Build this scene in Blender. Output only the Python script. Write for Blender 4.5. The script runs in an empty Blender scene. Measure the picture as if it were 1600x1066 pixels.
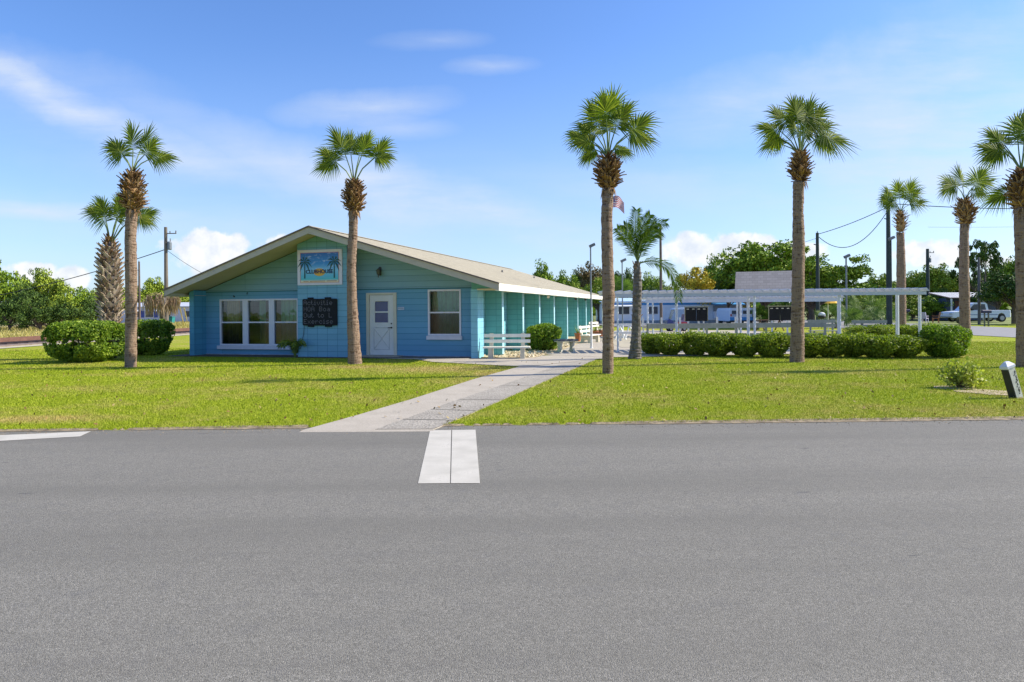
import bpy, math, random
import numpy as np
from mathutils import Vector, Matrix, Euler
random.seed(7); RNG=np.random.default_rng(7)
PI=math.pi; R=math.radians
scn=bpy.context.scene; COL=scn.collection
# ---------------------------------------------------------------- survey of the place (camera 1.6 m above the road)
F=1067.0; H=1.6; ROLL=.0085; Y0=483.5
def ray(px,py):
    a=px-800; b=Y0-py; c,s=math.cos(ROLL),math.sin(ROLL)
    return ((a*c+b*s)/F, (-a*s+b*c)/F)
def G(px,py,z=0.0):
    d=ray(px,py); t=(z-H)/d[1]; return Vector((d[0]*t,t,z))
def W(px,py,Y):
    d=ray(px,py); return Vector((d[0]*Y,Y,H+d[1]*Y))
# ---------------------------------------------------------------- materials
MATS={}
def nodes(name):
    m=bpy.data.materials.new(name); m.use_nodes=True; nt=m.node_tree
    return m,nt,nt.nodes['Principled BSDF']
def N(nt,t,**k):
    n=nt.nodes.new(t)
    for a,b in k.items(): setattr(n,a,b)
    return n
def L(nt,a,b): nt.links.new(a,b)
def ramp(nt,fac,stops):
    r=N(nt,'ShaderNodeValToRGB'); e=r.color_ramp.elements
    e[0].position=stops[0][0]; e[0].color=(*stops[0][1],1)
    e[1].position=stops[-1][0]; e[1].color=(*stops[-1][1],1)
    for p,c in stops[1:-1]:
        x=e.new(p); x.color=(*c,1)
    L(nt,fac,r.inputs[0]); return r.outputs[0]
def noise(nt,scale,detail=4,vec=None,rough=.55):
    n=N(nt,'ShaderNodeTexNoise'); n.inputs['Scale'].default_value=scale; n.inputs['Detail'].default_value=detail
    n.inputs['Roughness'].default_value=rough
    if vec is None:
        tc=N(nt,'ShaderNodeTexCoord'); vec=tc.outputs['Object']
    L(nt,vec,n.inputs['Vector']); return n.outputs['Fac']
def bump(nt,bs,h,strength=.4,dist=.01):
    b=N(nt,'ShaderNodeBump'); b.inputs['Strength'].default_value=strength; b.inputs['Distance'].default_value=dist
    L(nt,h,b.inputs['Height']); L(nt,b.outputs[0],bs.inputs['Normal'])
def mixc(nt,f,a,b,mode='MIX'):
    m=N(nt,'ShaderNodeMix',data_type='RGBA',blend_type=mode)
    if isinstance(f,(int,float)): m.inputs[0].default_value=f
    else: L(nt,f,m.inputs[0])
    for i,v in ((6,a),(7,b)):
        if isinstance(v,tuple): m.inputs[i].default_value=(*v,1)
        else: L(nt,v,m.inputs[i])
    return m.outputs[2]
def mth(nt,op,a,b=None,c=None,clamp=False):
    m=N(nt,'ShaderNodeMath',operation=op); m.use_clamp=clamp
    for i,v in enumerate((a,b,c)):
        if v is None: continue
        if isinstance(v,(int,float)): m.inputs[i].default_value=v
        else: L(nt,v,m.inputs[i])
    return m.outputs[0]
def plain(name,c,rough=.6,var=.12,scale=6,bmp=.15,metal=0,spec=None):
    if name in MATS: return MATS[name]
    m,nt,bs=nodes(name)
    f=noise(nt,scale,5)
    lo=tuple(x*(1-var) for x in c); hi=tuple(min(1,x*(1+var)) for x in c)
    L(nt,ramp(nt,f,[(.3,lo),(.7,hi)]),bs.inputs['Base Color'])
    bs.inputs['Roughness'].default_value=rough; bs.inputs['Metallic'].default_value=metal
    if spec is not None: bs.inputs['Specular IOR Level'].default_value=spec
    if bmp: bump(nt,bs,noise(nt,scale*8,3),bmp,.004)
    MATS[name]=m; return m
def leafmat(name,c1,c2,c3,trans=.25,scale=.9,rough=.5,dry=None):
    if name in MATS: return MATS[name]
    m,nt,bs=nodes(name)
    g=N(nt,'ShaderNodeNewGeometry')
    f=noise(nt,scale,3)
    s=mth(nt,'ADD',mth(nt,'MULTIPLY',g.outputs['Random Per Island'],.55),mth(nt,'MULTIPLY',f,.5))
    stops=[(.2,c1),(.5,c2),(.85,c3)]
    if dry: stops.append((.97,dry))
    col=ramp(nt,s,stops)
    L(nt,col,bs.inputs['Base Color']); bs.inputs['Roughness'].default_value=rough
    bs.inputs['Specular IOR Level'].default_value=.18
    if trans<=.01 or scale==.35:
        MATS[name]=m; return m
    t=N(nt,'ShaderNodeBsdfTranslucent'); L(nt,mixc(nt,1.0,col,(1.3,1.5,.5),'MULTIPLY'),t.inputs[0])
    mx=N(nt,'ShaderNodeMixShader'); mx.inputs[0].default_value=trans
    L(nt,bs.outputs[0],mx.inputs[1]); L(nt,t.outputs[0],mx.inputs[2])
    L(nt,mx.outputs[0],nt.nodes['Material Output'].inputs[0])
    MATS[name]=m; return m
def brickmat(name,c,line,bw,bh,offset=0.0,mortar=.008,plane='XZ',rough=.55,var=.06,b=.5,shift=0.,spec=.3):
    m,nt,bs=nodes(name)
    tc=N(nt,'ShaderNodeTexCoord'); sp=N(nt,'ShaderNodeSeparateXYZ'); L(nt,tc.outputs['Object'],sp.inputs[0])
    cb=N(nt,'ShaderNodeCombineXYZ'); o={'X':0,'Y':1,'Z':2}
    L(nt,mth(nt,'ADD',sp.outputs[o[plane[0]]],shift),cb.inputs[0]); L(nt,sp.outputs[o[plane[1]]],cb.inputs[1])
    br=N(nt,'ShaderNodeTexBrick'); L(nt,cb.outputs[0],br.inputs['Vector'])
    br.offset=offset; br.inputs['Scale'].default_value=1; br.inputs['Brick Width'].default_value=bw; br.inputs['Row Height'].default_value=bh
    br.inputs['Mortar Size'].default_value=mortar; br.inputs['Mortar Smooth'].default_value=.3
    br.inputs['Color1'].default_value=(*[x*(1-var) for x in c],1); br.inputs['Color2'].default_value=(*[min(1,x*(1+var)) for x in c],1)
    br.inputs['Mortar'].default_value=(*line,1)
    f=noise(nt,3,5)
    L(nt,mixc(nt,mth(nt,'MULTIPLY',f,.22),br.outputs['Color'],tuple(x*.55 for x in c)),bs.inputs['Base Color'])
    bs.inputs['Roughness'].default_value=rough; bs.inputs['Specular IOR Level'].default_value=spec
    h=mth(nt,'ADD',mth(nt,'MULTIPLY',br.outputs['Fac'],-1.0),mth(nt,'MULTIPLY',noise(nt,60,3),.25))
    bump(nt,bs,h,b,.01); MATS[name]=m; return m
# ---------------------------------------------------------------- mesh builder
class MB:
    def __init__(s): s.v=[]; s.f=[]; s.m=[]; s.mi=0
    def add(s,vs,fs):
        o=len(s.v); s.v+=[tuple(v) for v in vs]; s.f+=[tuple(o+i for i in f) for f in fs]; s.m+=[s.mi]*len(fs); return s
    def box(s,x0,x1,y0,y1,z0,z1,M=None,bev=0):
        if bev:
            b=bev; pts=[]
            # bevelled box = prism of chamfered outline in the xz plane
            out=[(x0+b,z0),(x1-b,z0),(x1,z0+b),(x1,z1-b),(x1-b,z1),(x0+b,z1),(x0,z1-b),(x0,z0+b)]
            vs=[(x,y0,z) for x,z in out]+[(x,y1,z) for x,z in out]; n=8
            fs=[tuple(range(n)),tuple(range(2*n-1,n-1,-1))]+[(i,i+n,(i+1)%n+n,(i+1)%n) for i in range(n)]
        else:
            vs=[(x,y,z) for z in (z0,z1) for x,y in ((x0,y0),(x1,y0),(x1,y1),(x0,y1))]
            fs=[(3,2,1,0),(4,5,6,7),(0,1,5,4),(1,2,6,5),(2,3,7,6),(3,0,4,7)]
        if M is not None: vs=[M@Vector(v) for v in vs]
        return s.add(vs,fs)
    def tube(s,pts,rad,n=10,cap=True,nz=0):
        pts=[Vector(p) for p in pts]; k=len(pts)
        if not hasattr(rad,'__len__'): rad=[rad]*k
        vs=[]
        for i,p in enumerate(pts):
            t=(pts[min(i+1,k-1)]-pts[max(i-1,0)]).normalized()
            a=Vector((1,0,0)) if abs(t.x)<.8 else Vector((0,1,0))
            u=(a-t*a.dot(t)).normalized(); w=t.cross(u)
            for j in range(n):
                q=2*PI*j/n; r=rad[i]*(1+(random.uniform(-nz,nz) if nz else 0))
                vs.append(p+(u*math.cos(q)+w*math.sin(q))*r)
        fs=[(i*n+j,i*n+(j+1)%n,(i+1)*n+(j+1)%n,(i+1)*n+j) for i in range(k-1) for j in range(n)]
        if cap: fs+= [tuple(range(n-1,-1,-1)),tuple(range((k-1)*n,k*n))]
        return s.add(vs,fs)
    def bar(s,a,b,w,h,up=(0,0,1)):
        a=Vector(a); b=Vector(b); t=(b-a).normalized(); u=Vector(up); u=(u-t*u.dot(t)).normalized(); r=t.cross(u)
        vs=[p+r*(i*w/2)+u*(j*h/2) for p in (a,b) for i,j in ((-1,-1),(1,-1),(1,1),(-1,1))]
        return s.add(vs,[(0,1,2,3),(7,6,5,4),(0,4,5,1),(1,5,6,2),(2,6,7,3),(3,7,4,0)])
    def prism(s,pts,y0,y1,axis='y'):
        # polygon in (x,z) extruded along y, or in (y,z) extruded along x, or (x,y) along z
        n=len(pts)
        mk={'y':lambda p,t:(p[0],t,p[1]),'x':lambda p,t:(t,p[0],p[1]),'z':lambda p,t:(p[0],p[1],t)}[axis]
        vs=[mk(p,y0) for p in pts]+[mk(p,y1) for p in pts]
        return s.add(vs,[tuple(range(n)),tuple(range(2*n-1,n-1,-1))]+[(i,i+n,(i+1)%n+n,(i+1)%n) for i in range(n)])
    def quad(s,*p): return s.add(p,[tuple(range(len(p)))])
    def grid(s,fn,nu,nv):
        vs=[fn(i/nu,j/nv) for j in range(nv+1) for i in range(nu+1)]
        return s.add(vs,[(j*(nu+1)+i,j*(nu+1)+i+1,(j+1)*(nu+1)+i+1,(j+1)*(nu+1)+i) for j in range(nv) for i in range(nu)])
    def mesh(s,name,mats,smooth=False):
        me=bpy.data.meshes.new(name); me.from_pydata(s.v,[],s.f)
        for m in (mats if isinstance(mats,(list,tuple)) else [mats]): me.materials.append(m)
        if max(s.m,default=0): me.polygons.foreach_set('material_index',s.m)
        if smooth: me.polygons.foreach_set('use_smooth',[True]*len(s.f))
        me.update(); return me
    def build(s,name,mats,parent=None,smooth=False,label=None,loc=None):
        return link(name,s.mesh(name,mats,smooth),parent,label,loc)
def link(name,me,parent=None,label=None,loc=None):
    o=bpy.data.objects.new(name,me); COL.objects.link(o)
    if parent: o.parent=parent
    if label: o['label']=label
    if loc is not None: o.location=loc
    return o
def fix_normals(o):
    import bmesh
    b=bmesh.new(); b.from_mesh(o.data); bmesh.ops.recalc_face_normals(b,faces=b.faces); b.to_mesh(o.data); b.free()
def tag(o,label,cat,group=None):
    o['label']=label; o['category']=cat
    if group: o['group']=group
    return o
def thing(name,label,cat,loc=(0,0,0),rz=0,group=None,sc=1):
    o=bpy.data.objects.new(name,None); COL.objects.link(o); o.empty_display_size=.3
    o.location=loc; o.rotation_euler=(0,0,rz); o.scale=(sc,)*3
    return tag(o,label,cat,group)
def struct(name,mb,m,smooth=False):
    o=mb.build(name,m,None,smooth); o['kind']='structure'; return o
def copy_tree(o,parent=None,src=None):
    c=o.copy(); COL.objects.link(c); c.parent=parent
    for ch in [x for x in KIDS(o)]: copy_tree(ch,c)
    return c
def KIDS(o): return [x for x in bpy.data.objects if x.parent==o]
def npmesh(name,V,nper,mats,smooth=False):
    """V: (n,nper,3) array of separate faces"""
    n=V.shape[0]; me=bpy.data.meshes.new(name)
    me.vertices.add(n*nper); me.vertices.foreach_set('co',V.reshape(-1).astype(np.float32))
    me.loops.add(n*nper); me.loops.foreach_set('vertex_index',np.arange(n*nper,dtype=np.int32))
    me.polygons.add(n); me.polygons.foreach_set('loop_start',np.arange(0,n*nper,nper,dtype=np.int32))
    me.polygons.foreach_set('loop_total',np.full(n,nper,dtype=np.int32))
    for m in (mats if isinstance(mats,(list,tuple)) else [mats]): me.materials.append(m)
    me.update(calc_edges=True); me.validate(); return me
def leaves(P,size,aspect=.5,norm=None,bend=.6,rng=RNG):
    """diamond leaves at points P; norm biases the facing"""
    n=len(P); d=rng.normal(size=(n,3)); d/=np.linalg.norm(d,axis=1)[:,None]
    q=rng.normal(size=(n,3))
    if norm is not None: q=q*bend+norm
    q-=d*(q*d).sum(1)[:,None]; q/=np.linalg.norm(q,axis=1)[:,None]+1e-9
    w=np.cross(d,q); s=size*rng.uniform(.65,1.3,n)[:,None]
    return np.stack([P-d*s*.5,P+w*s*aspect*.5,P+d*s*.5,P-w*s*aspect*.5],axis=1)
# ================================================================= SETTING
def dryspot(nt,base,n):
    tc=N(nt,'ShaderNodeTexCoord'); out=base
    for c,rx,ry in ((G(690,577),2.6,1.5),(G(560,574),1.5,.9),(G(765,585),.9,1.2),(G(60,655),1.6,.5)):
        mp=N(nt,'ShaderNodeMapping',vector_type='TEXTURE'); mp.inputs['Location'].default_value=(c.x,c.y,0); mp.inputs['Scale'].default_value=(rx,ry,50); L(nt,tc.outputs['Object'],mp.inputs[0])
        ln=N(nt,'ShaderNodeVectorMath',operation='LENGTH'); L(nt,mp.outputs[0],ln.inputs[0])
        v=mth(nt,'SUBTRACT',1.15,ln.outputs['Value']); v=mth(nt,'MULTIPLY',v,mth(nt,'MULTIPLY',mth(nt,'SUBTRACT',n,.18),3.4),None,True); out=mth(nt,'MAXIMUM',out,v)
    return out
M_grass,nt,bs=nodes('lawn grass')
f1=noise(nt,.45,4); f2=noise(nt,26,4); f3=noise(nt,3.5,4)
c1=ramp(nt,f2,[(.3,(.155,.205,.012)),(.5,(.285,.335,.016)),(.75,(.42,.45,.032))])
c2=ramp(nt,f2,[(.3,(.34,.26,.07)),(.7,(.55,.44,.17))])
fm=mth(nt,'ADD',mth(nt,'MULTIPLY',f1,.7),mth(nt,'MULTIPLY',f3,.4))
fr=N(nt,'ShaderNodeMapRange'); L(nt,fm,fr.inputs[0]); fr.inputs[1].default_value=.52; fr.inputs[2].default_value=.78
L(nt,mixc(nt,dryspot(nt,fr.outputs[0],f3),c1,c2),bs.inputs['Base Color']); bs.inputs['Roughness'].default_value=.9; bs.inputs['Specular IOR Level'].default_value=.1
bump(nt,bs,noise(nt,40,3),.9,.03)
LAWN_M=M_grass
g=MB(); 
g.grid(lambda a,b:(-900+1800*a,-300+1700*b,-.06),12,12)
struct('ground',g,plain('far field',(.17,.20,.045),.95,.3,.12,.0))
# road: near sheet runs behind the camera as well
M_asph,nt,bs=nodes('asphalt')
tc=N(nt,'ShaderNodeTexCoord')
v1=N(nt,'ShaderNodeTexVoronoi'); v1.inputs['Scale'].default_value=150; L(nt,tc.outputs['Object'],v1.inputs['Vector'])
sp=N(nt,'ShaderNodeSeparateColor'); L(nt,v1.outputs['Color'],sp.inputs[0])
big=noise(nt,.35,4); mid=noise(nt,5,5); fine=noise(nt,190,2,rough=.7)
s=mth(nt,'ADD',mth(nt,'MULTIPLY',sp.outputs[0],.55),mth(nt,'MULTIPLY',fine,.6))
cc=ramp(nt,s,[(.1,(.070,.065,.055)),(.5,(.184,.172,.147)),(.85,(.300,.281,.243)),(1.0,(.62,.56,.50))])
cc=mixc(nt,mth(nt,'MULTIPLY',big,.35),cc,(.182,.170,.147))
cc=mixc(nt,ramp(nt,mid,[(.52,(0,0,0)),(.8,(.35,.35,.35))]),cc,(.13,.126,.126))
# long faint bands of wear along the traffic direction
mpb=N(nt,'ShaderNodeMapping'); mpb.inputs['Scale'].default_value=(.06,.75,1); L(nt,tc.outputs['Object'],mpb.inputs[0]); wb=noise(nt,1.0,5,mpb.outputs[0],.6)
cc=mixc(nt,ramp(nt,wb,[(.42,(0,0,0)),(.62,(.55,.55,.55))]),cc,(.152,.142,.122))
# dark drips and scuffs
dv=N(nt,'ShaderNodeTexNoise'); dv.inputs['Scale'].default_value=1.0; dv.inputs['Detail'].default_value=2
mp=N(nt,'ShaderNodeMapping'); mp.inputs['Scale'].default_value=(2.6,11,1); L(nt,tc.outputs['Object'],mp.inputs[0]); L(nt,mp.outputs[0],dv.inputs[0])
cc=mixc(nt,ramp(nt,dv.outputs[0],[(.73,(0,0,0)),(.77,(.7,.7,.7))]),cc,(.08,.078,.08))
L(nt,cc,bs.inputs['Base Color']); bs.inputs['Roughness'].default_value=.85; bs.inputs['Specular IOR Level'].default_value=.25
bump(nt,bs,mth(nt,'ADD',mth(nt,'MULTIPLY',v1.outputs['Distance'],-1.0),fine),.6,.006)
eL,eR=G(0,673),G(1600,653.5)
def redge(x): # far edge of the near road
    return eL.y+(x-eL.x)*(eR.y-eL.y)/(eR.x-eL.x)
g=MB(); random.seed(3)
def edge_pts(n=500,x0=-60,x1=60):
    return [(x0+(x1-x0)*i/n, redge(x0+(x1-x0)*i/n)+random.uniform(-.015,.02)+.02*math.sin(i*.9)) for i in range(n+1)]
ep=edge_pts(1500); 
vs=[]; fs=[]
for x,y in ep: vs+= [(x,-2.2,-.012),(x,y,-.012)]
g.add(vs,[(2*i,2*i+2,2*i+3,2*i+1) for i in range(len(ep)-1)])
struct('road',g,M_asph)
# lawn
g=MB()
def lawnfn(a,b):
    x=-60+120*a; y0=redge(x); 
    return (x,y0+(58-y0)*b**1.5,.0 if b>0 else -.02)
g.grid(lawnfn,160,40)
struct('lawn',g,LAWN_M)
g=MB(); g.box(-60,60,-30,-2.21,-.05,.0); struct('verge_behind_camera',g,LAWN_M)
g=MB(); random.seed(12); xs_=[-22+44*i/1400 for i in range(1401)]; wv_=0.03
vs=[]
for x in xs_:
    wv_+=random.uniform(-.012,.012); wv_=min(.09,max(.008,wv_)); y=redge(x)
    if G(470,672).x<x<G(682,671).x: y-=.0; wq_=0.012
    else: wq_=wv_
    vs+=[(x,y-wq_*.9-random.uniform(0,.012),-.0065),(x,y+wq_*1.1+(random.uniform(0,.02) if wq_>.012 else 0),.012 if wq_>.012 else -.008)]
g.add(vs,[(2*i,2*i+2,2*i+3,2*i+1) for i in range(len(xs_)-1)]); struct('road_edge_dirt',g,plain('sandy edge dirt',(.24,.185,.115),.95,.55,7,.9))
rp2=random.Random(4); g=MB()
for i in range(900):
    x=rp2.uniform(-8,8.5); y=redge(x)-abs(rp2.gauss(0,.16)); r=rp2.uniform(.004,.012); a=rp2.uniform(0,6); p=[(x+math.cos(a+k*2.1)*r*rp2.uniform(.6,1.4),y+math.sin(a+k*2.1)*r*rp2.uniform(.6,1.4)) for k in range(3)]
    g.add([(q[0],q[1],-.012) for q in p]+[(x,y,-.012+r*.8)],[(0,1,3),(1,2,3),(2,0,3)])
o=g.build('road_grit',plain('grit',(.26,.20,.13),.9,.5,30,0)); o['kind']='stuff'
# road markings
M_paint,nt,bs=nodes('worn white road paint')
f=noise(nt,3,6); f2=noise(nt,60,4,rough=.7)
wr=mth(nt,'ADD',mth(nt,'MULTIPLY',f,.45),mth(nt,'MULTIPLY',f2,.6))
L(nt,mixc(nt,ramp(nt,wr,[(.60,(0,0,0)),(.70,(.75,.75,.75))]),ramp(nt,f,[(.3,(.44,.41,.35)),(.7,(.56,.52,.45))]),(.30,.28,.25)),bs.inputs['Base Color']); bs.inputs['Roughness'].default_value=.8; bump(nt,bs,f2,.5,.003)
g=MB(); a,b,c,d=[G(*p,-.008) for p in ((672,672.5),(705,672),(703,755),(653,755.5))]
g.quad(d,c,b,a); a,b,c,d=[G(*p,-.008) for p in ((706.5,672),(743,671.5),(750,755),(704.5,755))]; g.quad(d,c,b,a)
a,b,c,d=[G(*p,-.008) for p in ((-160,687),(142,674),(125,682),(-160,698))]; g.quad(d,c,b,a)
struct('road_marking',g,M_paint)
# path
M_conc,nt,bs=nodes('path concrete')
f=noise(nt,2.2,6); f2=noise(nt,45,4)
L(nt,mixc(nt,.5,ramp(nt,f,[(.3,(.33,.29,.235)),(.7,(.45,.40,.33))]),ramp(nt,f2,[(.3,(.31,.265,.21)),(.7,(.54,.47,.38))])),bs.inputs['Base Color'])
bs.inputs['Roughness'].default_value=.9; bump(nt,bs,f2,.4,.01)
M_aggr,nt,bs=nodes('old exposed aggregate concrete')
f=noise(nt,1.6,6); v=N(nt,'ShaderNodeTexVoronoi'); v.inputs['Scale'].default_value=34
tc=N(nt,'ShaderNodeTexCoord'); L(nt,tc.outputs['Object'],v.inputs['Vector'])
sp=N(nt,'ShaderNodeSeparateColor'); L(nt,v.outputs['Color'],sp.inputs[0])
L(nt,mixc(nt,.45,ramp(nt,f,[(.3,(.24,.21,.17)),(.7,(.38,.34,.28))]),ramp(nt,sp.outputs[0],[(.1,(.22,.195,.16)),(.5,(.34,.305,.26)),(1,(.47,.43,.365))])),bs.inputs['Base Color'])
bs.inputs['Roughness'].default_value=.95; bump(nt,bs,v.outputs['Distance'],.7,.01)
lp=[G(474,671.8,.003)]+[G(*p,.012) for p in ((560,648),(640,624.5),(742,592),(818,571),(862,561))]
mp_=[G(586,671.2,.003)]+[G(*p,.012) for p in ((660,645),(700,630),(772,606),(842,582),(886,566))]
rp=[G(677,670.6,.003)]+[G(*p,.012) for p in ((731,648),(770,631),(825,607),(890,579),(940,558))]
g=MB()
for i in range(5): g.quad(lp[i],mp_[i],mp_[i+1],lp[i+1])
# thickness skirts so the slab has an edge
for A in (lp,rp):
    for i in range(5): g.quad(A[i],A[i+1],A[i+1]-Vector((0,0,.05)),A[i]-Vector((0,0,.05)))
for A,Bq in ((lp[0],mp_[0]),(mp_[0],rp[0])):
    o_=Vector((0,.09,.0)); g.quad(A,Bq,Vector((Bq.x+.01,Bq.y-.09,-.0115)),Vector((A.x-.03,A.y-.09,-.0115)))
struct('path',g,M_conc)
g=MB()
for i in range(5): g.quad(mp_[i]+Vector((0,0,.004)),rp[i]+Vector((0,0,.004)),rp[i+1]+Vector((0,0,.004)),mp_[i+1]+Vector((0,0,.004)))
g2=MB(); 
for t in (.55,1.3,2.2,3.1,4.1):
    i=int(t); q=t-i; a=mp_[i].lerp(mp_[i+1],q); b=rp[i].lerp(rp[i+1],q); z=Vector((0,0,.009)); w=Vector((.0,.03,0))
    g2.quad(a+z,b+z,b+z+w,a+z+w)
struct('aggregate_path',g,M_aggr); struct('path_joints',g2,plain('joint dirt',(.20,.18,.145),.95))
# plaza by the building, and shuffleboard court
C=G(738,560.5); YAW=math.atan2(285,F)
U=Vector((math.cos(YAW),-math.sin(YAW),0)); V=Vector((math.sin(YAW),math.cos(YAW),0))
def B(x,y,z=0): return C+U*x+V*y+Vector((0,0,z))
g=MB()
g.add([G(650,561.5,.02),G(676,565.5,.02),G(820,573,.02),G(945,560,.02),B(4.2,3.5,.02),B(.6,.1,.02),B(-3.8,-.35,.02)],[(0,1,2,3,4,5,6)])
pl=[B(1.6,2.2,.024),B(4.2,.9,.024),Vector((13.6,23.6,.024)),Vector((17.0,40,.024)),B(10,28,.024),B(1.6,28,.024)]
g.add(pl,[tuple(range(6))]); struct('patio',g,M_conc)
g=MB(); g.add([(4.4,27.5,.032),(17.6,27.5,.032),(17.6,39,.032),(4.4,39,.032)],[(0,1,2,3)]); struct('court_surface',g,plain('court floor',(.42,.37,.27),.9,.1,3))
# mulch strip under facade, rock bed along the side
g=MB(); g.add([B(-11.5,-.55,.012),B(.1,-.5,.012),B(.1,.62,.012),B(-11.5,.62,.012)],[(0,1,2,3)]); struct('soil_bed',g,plain('dark soil',(.10,.075,.05),.97,.5,14,.8))
g=MB(); g.add([B(0,.3,.026),B(2.0,.5,.026),B(2.1,5,.026),B(1.55,27,.026),B(0,27,.026)],[(0,1,2,3,4)])
M_rock,nt,bs=nodes('river rock bed'); v=N(nt,'ShaderNodeTexVoronoi'); v.inputs['Scale'].default_value=14
tc=N(nt,'ShaderNodeTexCoord'); L(nt,tc.outputs['Object'],v.inputs['Vector']); sp=N(nt,'ShaderNodeSeparateColor'); L(nt,v.outputs['Color'],sp.inputs[0])
L(nt,ramp(nt,sp.outputs[0],[(0,(.22,.15,.07)),(.5,(.55,.42,.22)),(1,(.8,.7,.5))]),bs.inputs['Base Color']); bs.inputs['Roughness'].default_value=.8; bump(nt,bs,v.outputs['Distance'],1.,-.04)
struct('rock_bed',g,M_rock)
# stones lying on the bed
P=[];rr=np.random.default_rng(3)
sm=MB()
for i in range(420):
    x=rr.uniform(.05,1.9); y=rr.uniform(.6,9); p=B(x,y,.03); r=rr.uniform(.02,.055)
    a=rr.uniform(0,6); ring=[(math.cos(a+k*PI/3)*r*rr.uniform(.8,1.2),math.sin(a+k*PI/3)*r*rr.uniform(.8,1.2)) for k in range(6)]
    vs=[p+Vector((q[0],q[1],0)) for q in ring]+[p+Vector((q[0]*.6,q[1]*.6,r*.7)) for q in ring]
    sm.add(vs,[(6,7,8,9,10,11)]+[(k,(k+1)%6,6+(k+1)%6,6+k) for k in range(6)])
M_stone=leafmat('bed stones',(.25,.17,.09),(.5,.4,.24),(.72,.64,.5),0.0); o=sm.build('river_stones',M_stone); o['kind']='stuff'
# railway
r0,r1=G(20,538),G(285,520.5); rd=(r1-r0).normalized(); rn=Vector((-rd.y,rd.x,0))
A0=r0-rd*90; A1=r0+rd*140
g=MB(); g.bar(A0+Vector((0,0,.02)),A1+Vector((0,0,.02)),4.2,.12); struct('railway_ballast',g,plain('ballast gravel',(.20,.15,.12),.95,.35,3.,.8))
g=MB(); g.add([A0-rn*2.1+Vector((0,0,.03)),A1-rn*2.1+Vector((0,0,.03)),A1-rn*3.1+Vector((0,0,.02)),A0-rn*3.1+Vector((0,0,.02))],[(0,1,2,3)]); struct('sand_strip',g,plain('pale sand',(.46,.41,.28),.95,.2,2.,.3))
g=MB()
for s_ in (-.72,.72): g.bar(A0+rn*s_+Vector((0,0,.26)),A1+rn*s_+Vector((0,0,.26)),.07,.15)
struct('railway_rails',g,plain('rusty rail steel',(.16,.075,.05),.6,.25,3))
g=MB()
for i in range(330):
    c=A0+rd*(i*.7)+Vector((0,0,.06)); g.bar(c-rn*1.25,c+rn*1.25,.24,.10)
struct('railway_sleepers',g,plain('sleeper wood',(.09,.06,.05),.9,.3,3))
# dry grass bank beyond the rails
g=MB()
def bank(a,b):
    p=A0+rd*(230*a)+rn*(2.0+34*b); p.z=.03+1.0*math.sin(min(1,b*2.2)*PI/2)*.22; return p
g.grid(bank,60,10)
M_dry,nt,bs=nodes('dry grass bank'); f=noise(nt,.35,5); f2=noise(nt,9,4)
L(nt,mixc(nt,f2,ramp(nt,f,[(.35,(.17,.19,.05)),(.6,(.38,.29,.12))]),(.44,.34,.16)),bs.inputs['Base Color']); bs.inputs['Roughness'].default_value=.95; bump(nt,bs,f2,1.,.08)
struct('dry_grass_bank',g,M_dry)
# far road on the right
n0,n1=G(1600,528,.02),G(1300,512,.02); f0,f1_=G(1600,513,.02),G(1300,500.5,.02)
g=MB(); dn=(n0-n1).normalized(); df=(f0-f1_).normalized()
g.quad(n1-dn*4,n0+dn*40,f0+df*50,f1_-df*4)
g.quad(n1-dn*4,f1_-df*4,Vector((8,74,.02)),Vector((9,60,.02)))
struct('side_road',g,plain('worn side road asphalt',(.24,.23,.235),.9,.1,2.,.3))
# ================================================================= grass blades & litter (stuff)
def grass_object(name,n,ymax,hh,mat,reg=None,seed=1,w=.006):
    rg=np.random.default_rng(seed)
    u=rg.random(n*3); y=9.2*(ymax/9.2)**u           # denser near the road edge
    x=(rg.random(n*3)*2-1)*(y*.78)
    ed=eL.y+(x-eL.x)*(eR.y-eL.y)/(eR.x-eL.x)
    ok=y>ed+.0
    # keep off path
    def inside(px_,py_,poly):
        c=np.zeros(len(px_),bool); m=len(poly)
        for i in range(m):
            a=poly[i]; b=poly[(i+1)%m]
            if a[1]==b[1]: continue
            t=((a[1]>py_)!=(b[1]>py_))&(px_<(b[0]-a[0])*(py_-a[1])/(b[1]-a[1])+a[0]); c^=t
        return c
    polys=[[(p.x,p.y) for p in lp+rp[::-1]],[(p.x,p.y) for p in pl],
           [(p.x,p.y) for p in (B(-11.5,-.7),B(0,-.6),B(2.1,.2),B(2,28),B(-11.5,28))],
           [(p.x,p.y) for p in (G(650,561.5),G(676,565.5),G(820,573),G(945,560),B(4.2,3.5),B(.6,.1),B(-3.8,-.35))]]
    for q in polys: ok&=~inside(x,y,q)
    x=x[ok][:n]; y=y[ok][:n]; m=len(x)
    h=hh*rg.uniform(.5,1.25,m)*(1+y*.012); ang=rg.uniform(0,2*PI,m); ww=w*(y/9)*rg.uniform(.7,1.3,m)
    lean=rg.normal(size=(m,2))*h[:,None]*.5
    b=np.stack([x,y,np.full(m,-.005)],1); d=np.stack([np.cos(ang)*ww,np.sin(ang)*ww,np.zeros(m)],1)
    t=b+np.stack([lean[:,0],lean[:,1],h],1)
    me=npmesh(name,np.stack([b-d,b+d,t],1),3,mat); o=link(name,me); o['kind']='stuff'; return o
M_blade,nt,bs=nodes('grass blades')
gm=N(nt,'ShaderNodeNewGeometry'); f1=noise(nt,.45,4); f3=noise(nt,3.5,4)
fm=mth(nt,'ADD',mth(nt,'MULTIPLY',f1,.7),mth(nt,'MULTIPLY',f3,.4))
fr=N(nt,'ShaderNodeMapRange'); L(nt,fm,fr.inputs[0]); fr.inputs[1].default_value=.52; fr.inputs[2].default_value=.78
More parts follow.
